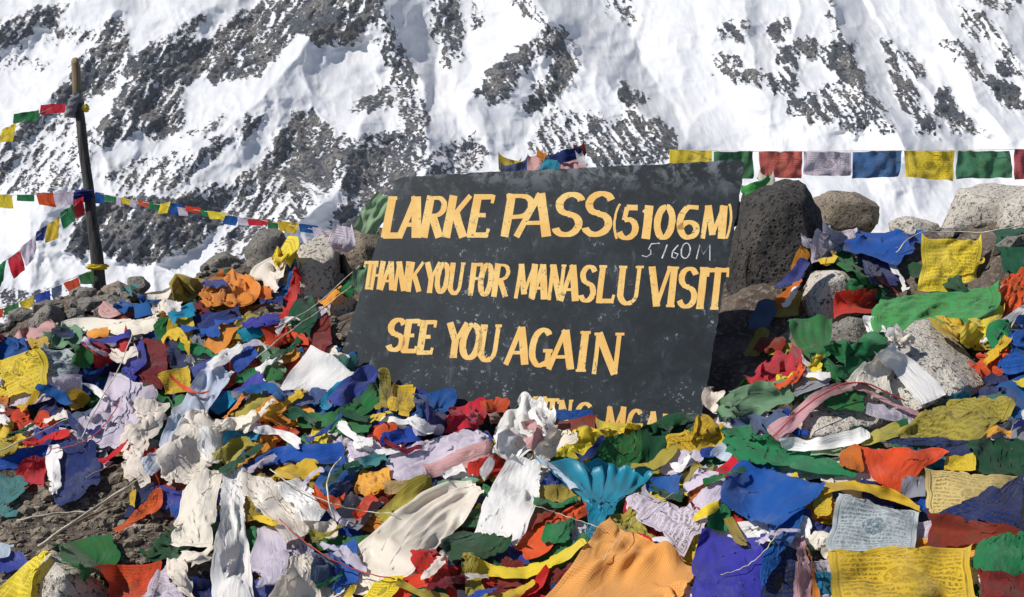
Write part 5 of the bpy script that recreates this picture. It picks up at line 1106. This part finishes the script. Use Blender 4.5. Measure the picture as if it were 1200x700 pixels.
mp = N('ShaderNodeMapping'); L(P, mp.inputs[0]); mp.inputs['Scale'].default_value = (60, 60, 4)
n1 = tnoise(N, L, mp.outputs[0], 1, 5, .65); n2 = tnoise(N, L, P, 5, 3, .5)
s2 = N('ShaderNodeSeparateXYZ'); L(P, s2.inputs[0])
col = mixc(N, L, sstep(N, L, n1, .35, .68), (.022, .021, .021), (.085, .08, .075))
bare = sstep(N, L, mth(N, L, 'ADD', s2.outputs[2], mth(N, L, 'MULTIPLY', n1, .15)), at(90, 118, PD).z+.05, at(90, 100, PD).z+.1)  # browner pole top: light wood, with its sunlit side put into the colour
col = mixc(N, L, mth(N, L, 'MULTIPLY', bare, .8), col, (.28, .20, .11))
pr = N('ShaderNodeBsdfPrincipled'); L(col, pr.inputs['Base Color']); pr.inputs['Roughness'].default_value = .85
bp = N('ShaderNodeBump'); bp.inputs['Strength'].default_value = .7; bp.inputs['Distance'].default_value = .01; L(n1, bp.inputs['Height']); L(bp.outputs[0], pr.inputs['Normal'])
L(pr.outputs[0], out.inputs[0])
link('post', mesh('post', vs, fs), m, pole)
def wrap(color, label, cx, cy, rx, h, name='cloth', squash=1.0, sd_=1, drop=0):
    vs = []; fs = []; A_, B_ = 22, 14
    for j in range(B_):
        v = j/(B_-1)
        for i in range(A_):
            an = 2*math.pi*i/A_; r = rx/F*PD*(.75+.35*math.sin(v*math.pi)+.35*mnoise.noise(Vector((math.cos(an)*1.5+sd_, math.sin(an)*1.5, v*4)))+.12*math.sin(v*22+an*2))
            c = at(cx+(v-.5)*drop, cy-h/2+v*h, PD); vs.append((c.x+r*math.cos(an), c.y+r*math.sin(an)*squash, c.z+.01*mnoise.noise(Vector((an, v*9, sd_)))))
    for j in range(B_-1):
        for i in range(A_): fs.append((j*A_+i, (j+1)*A_+i, (j+1)*A_+(i+1) % A_, j*A_+(i+1) % A_))
    o = bpy.data.objects.new(name, mesh(name, vs, fs)); COL.objects.link(o); o.data.materials.append(cloth_mat(color)); recenter(o); tag(o, label, 'cloth'); return o
wrap('grey', 'grey white cloth knotted round the upper part of the wooden pole', 87, 124, 8, 28, sd_=3, drop=-8)
wrap('navy', 'dark blue cloth knot round the middle of the wooden pole', 99, 229, 12, 13, sd_=8)
wrap('yellow', 'narrow yellow band tied low on the wooden pole', 114, 313, 11, 6, sd_=5)
wrap('yellow', 'tiny yellow scrap tied to the wooden pole beside the grey knot', 100, 127, 4, 9, sd_=9)

# ================= CORDS AND TWIGS =================
def cord(label, pts, r=.0016, m=CORD, name='cord', cat='cord', lift=.012, sagpx=0):
    P2 = []
    cr_ = interp_rows([(p_[0], p_[1], 0, 0) for p_ in pts], 8*(len(pts)-1)+1); P2 = [(float(a_[0]+.5*math.sin(i_*.9)), float(a_[1]+.5*math.sin(i_*1.3))) for i_, a_ in enumerate(cr_)]
    ds = [float(samp(BUF, np.array([x]), np.array([y]))[0])-lift for x, y in P2]
    ds = [sorted(ds[max(0, i-4):i+5])[1] for i in range(len(ds))]; ds = [sum(ds[max(0, i-3):i+4])/len(ds[max(0, i-3):i+4]) for i in range(len(ds))]
    vs, fs = tube([at(x, y, d) for (x, y), d in zip(P2, ds)], r, 5); o = link(name, mesh(name, vs, fs), m); recenter(o); return tag(o, label, cat)
cord('pale cord stretched from the rocks by the sign down to the white knot at left', [(412,335),(378,362),(340,388),(300,420)], .002)
cord('greenish cord crossing the tall pointed red flag', [(428,305),(372,356),(335,378),(322,384)], .002)
cord('thin cord drooping beside the shiny blue cloth', [(400,536),(386,556),(384,580),(392,610)], .0022)
cord('thin pale cord running along the far left shadow', [(0,528),(45,508),(80,490)], .002)
cord('pale cord from the cup shaped red flag to the lilac scarf', [(155,392),(140,430),(112,480),(95,515)], .0018)
cord('red cord along the pink edge of the wedge scarf', [(905,512),(955,468),(1005,448),(1060,470)], .0018, RCORD)
cord('cord along the top of the yellow square and boulders at right', [(1050,296),(1079,273),(1152,272),(1205,262)], .0018)
cseen = set()
for i in range(12):
    x, y = random.uniform(0, 1150), random.uniform(390, 660)
    if poly_sd(np.array([x]), np.array([y]), HEAP)[0] < 25 or (430 < x < 860 and y < 520): continue
    sh = min(CEN, key=lambda q_: (q_[0]-x)**2+(q_[1]-y)**2)[2]
    if sh in cseen: continue
    cseen.add(sh); a = random.uniform(-.8, .6); l = random.uniform(35, 85); bn = random.uniform(-14, 14)
    P3 = [(x+math.cos(a)*l*t-math.sin(a)*bn*(1-t*t), y+math.sin(a)*l*t+bn*(1-t*t)) for t in (-1, -.6, -.2, .2, .6, 1)]
    cord('thin %s cord running over the %s' % (('pale', 'red')[i % 4 == 3], sh), P3, random.uniform(.0008, .0014), RCORD if i % 4 == 3 else CORD, lift=.006)
for i, (a, b, lb) in enumerate([((45,640),(150,570),'long pale dry root lying across the dirt slope'), ((60,628),(135,592),'thin dry twig below the long pale root'), ((20,610),(100,600),'dark dry twig near the pale teal flag tip'), ((100,560),(138,545),'thin frayed string beside the royal blue cloth'), ((110,600),(165,560),'pale straw stalk above the flat stone on dirt')]):
    cord(lb, [a, ((a[0]+b[0])/2+3, (a[1]+b[1])/2-3), b], .0035-.0005*i, (CORD, TWIG)[i % 2], 'root' if i == 0 else 'twig', 'root' if i == 0 else 'twig', .004)

# ================= HAZE: thin mountain air from the camera to the face =================
def haze_box(x0, x1, y0, y1, z0, z1):
    v = [(x, y, z) for x in (x0, x1) for y in (y0, y1) for z in (z0, z1)]
    return mesh('haze', v, [(0, 1, 3, 2), (4, 6, 7, 5), (0, 4, 5, 1), (2, 3, 7, 6), (0, 2, 6, 4), (1, 5, 7, 3)], False)
m, N, L, out = mat('thin_air'); vp = N('ShaderNodeVolumePrincipled'); vp.inputs['Color'].default_value = (.80, .86, .95, 1); vp.inputs['Density'].default_value = .00003
L(vp.outputs[0], out.inputs['Volume'])
allz = [V3[:, 2].min(), V3[:, 2].max(), float(Z.min())]
hz = link('haze', haze_box(min(V3[:, 0].min(), -5000)-20, max(V3[:, 0].max(), 5000)+20, -3030, V3[:, 1].max()+30, min(allz)-1.5, max(allz)+5), m); tag(hz, kind='stuff')
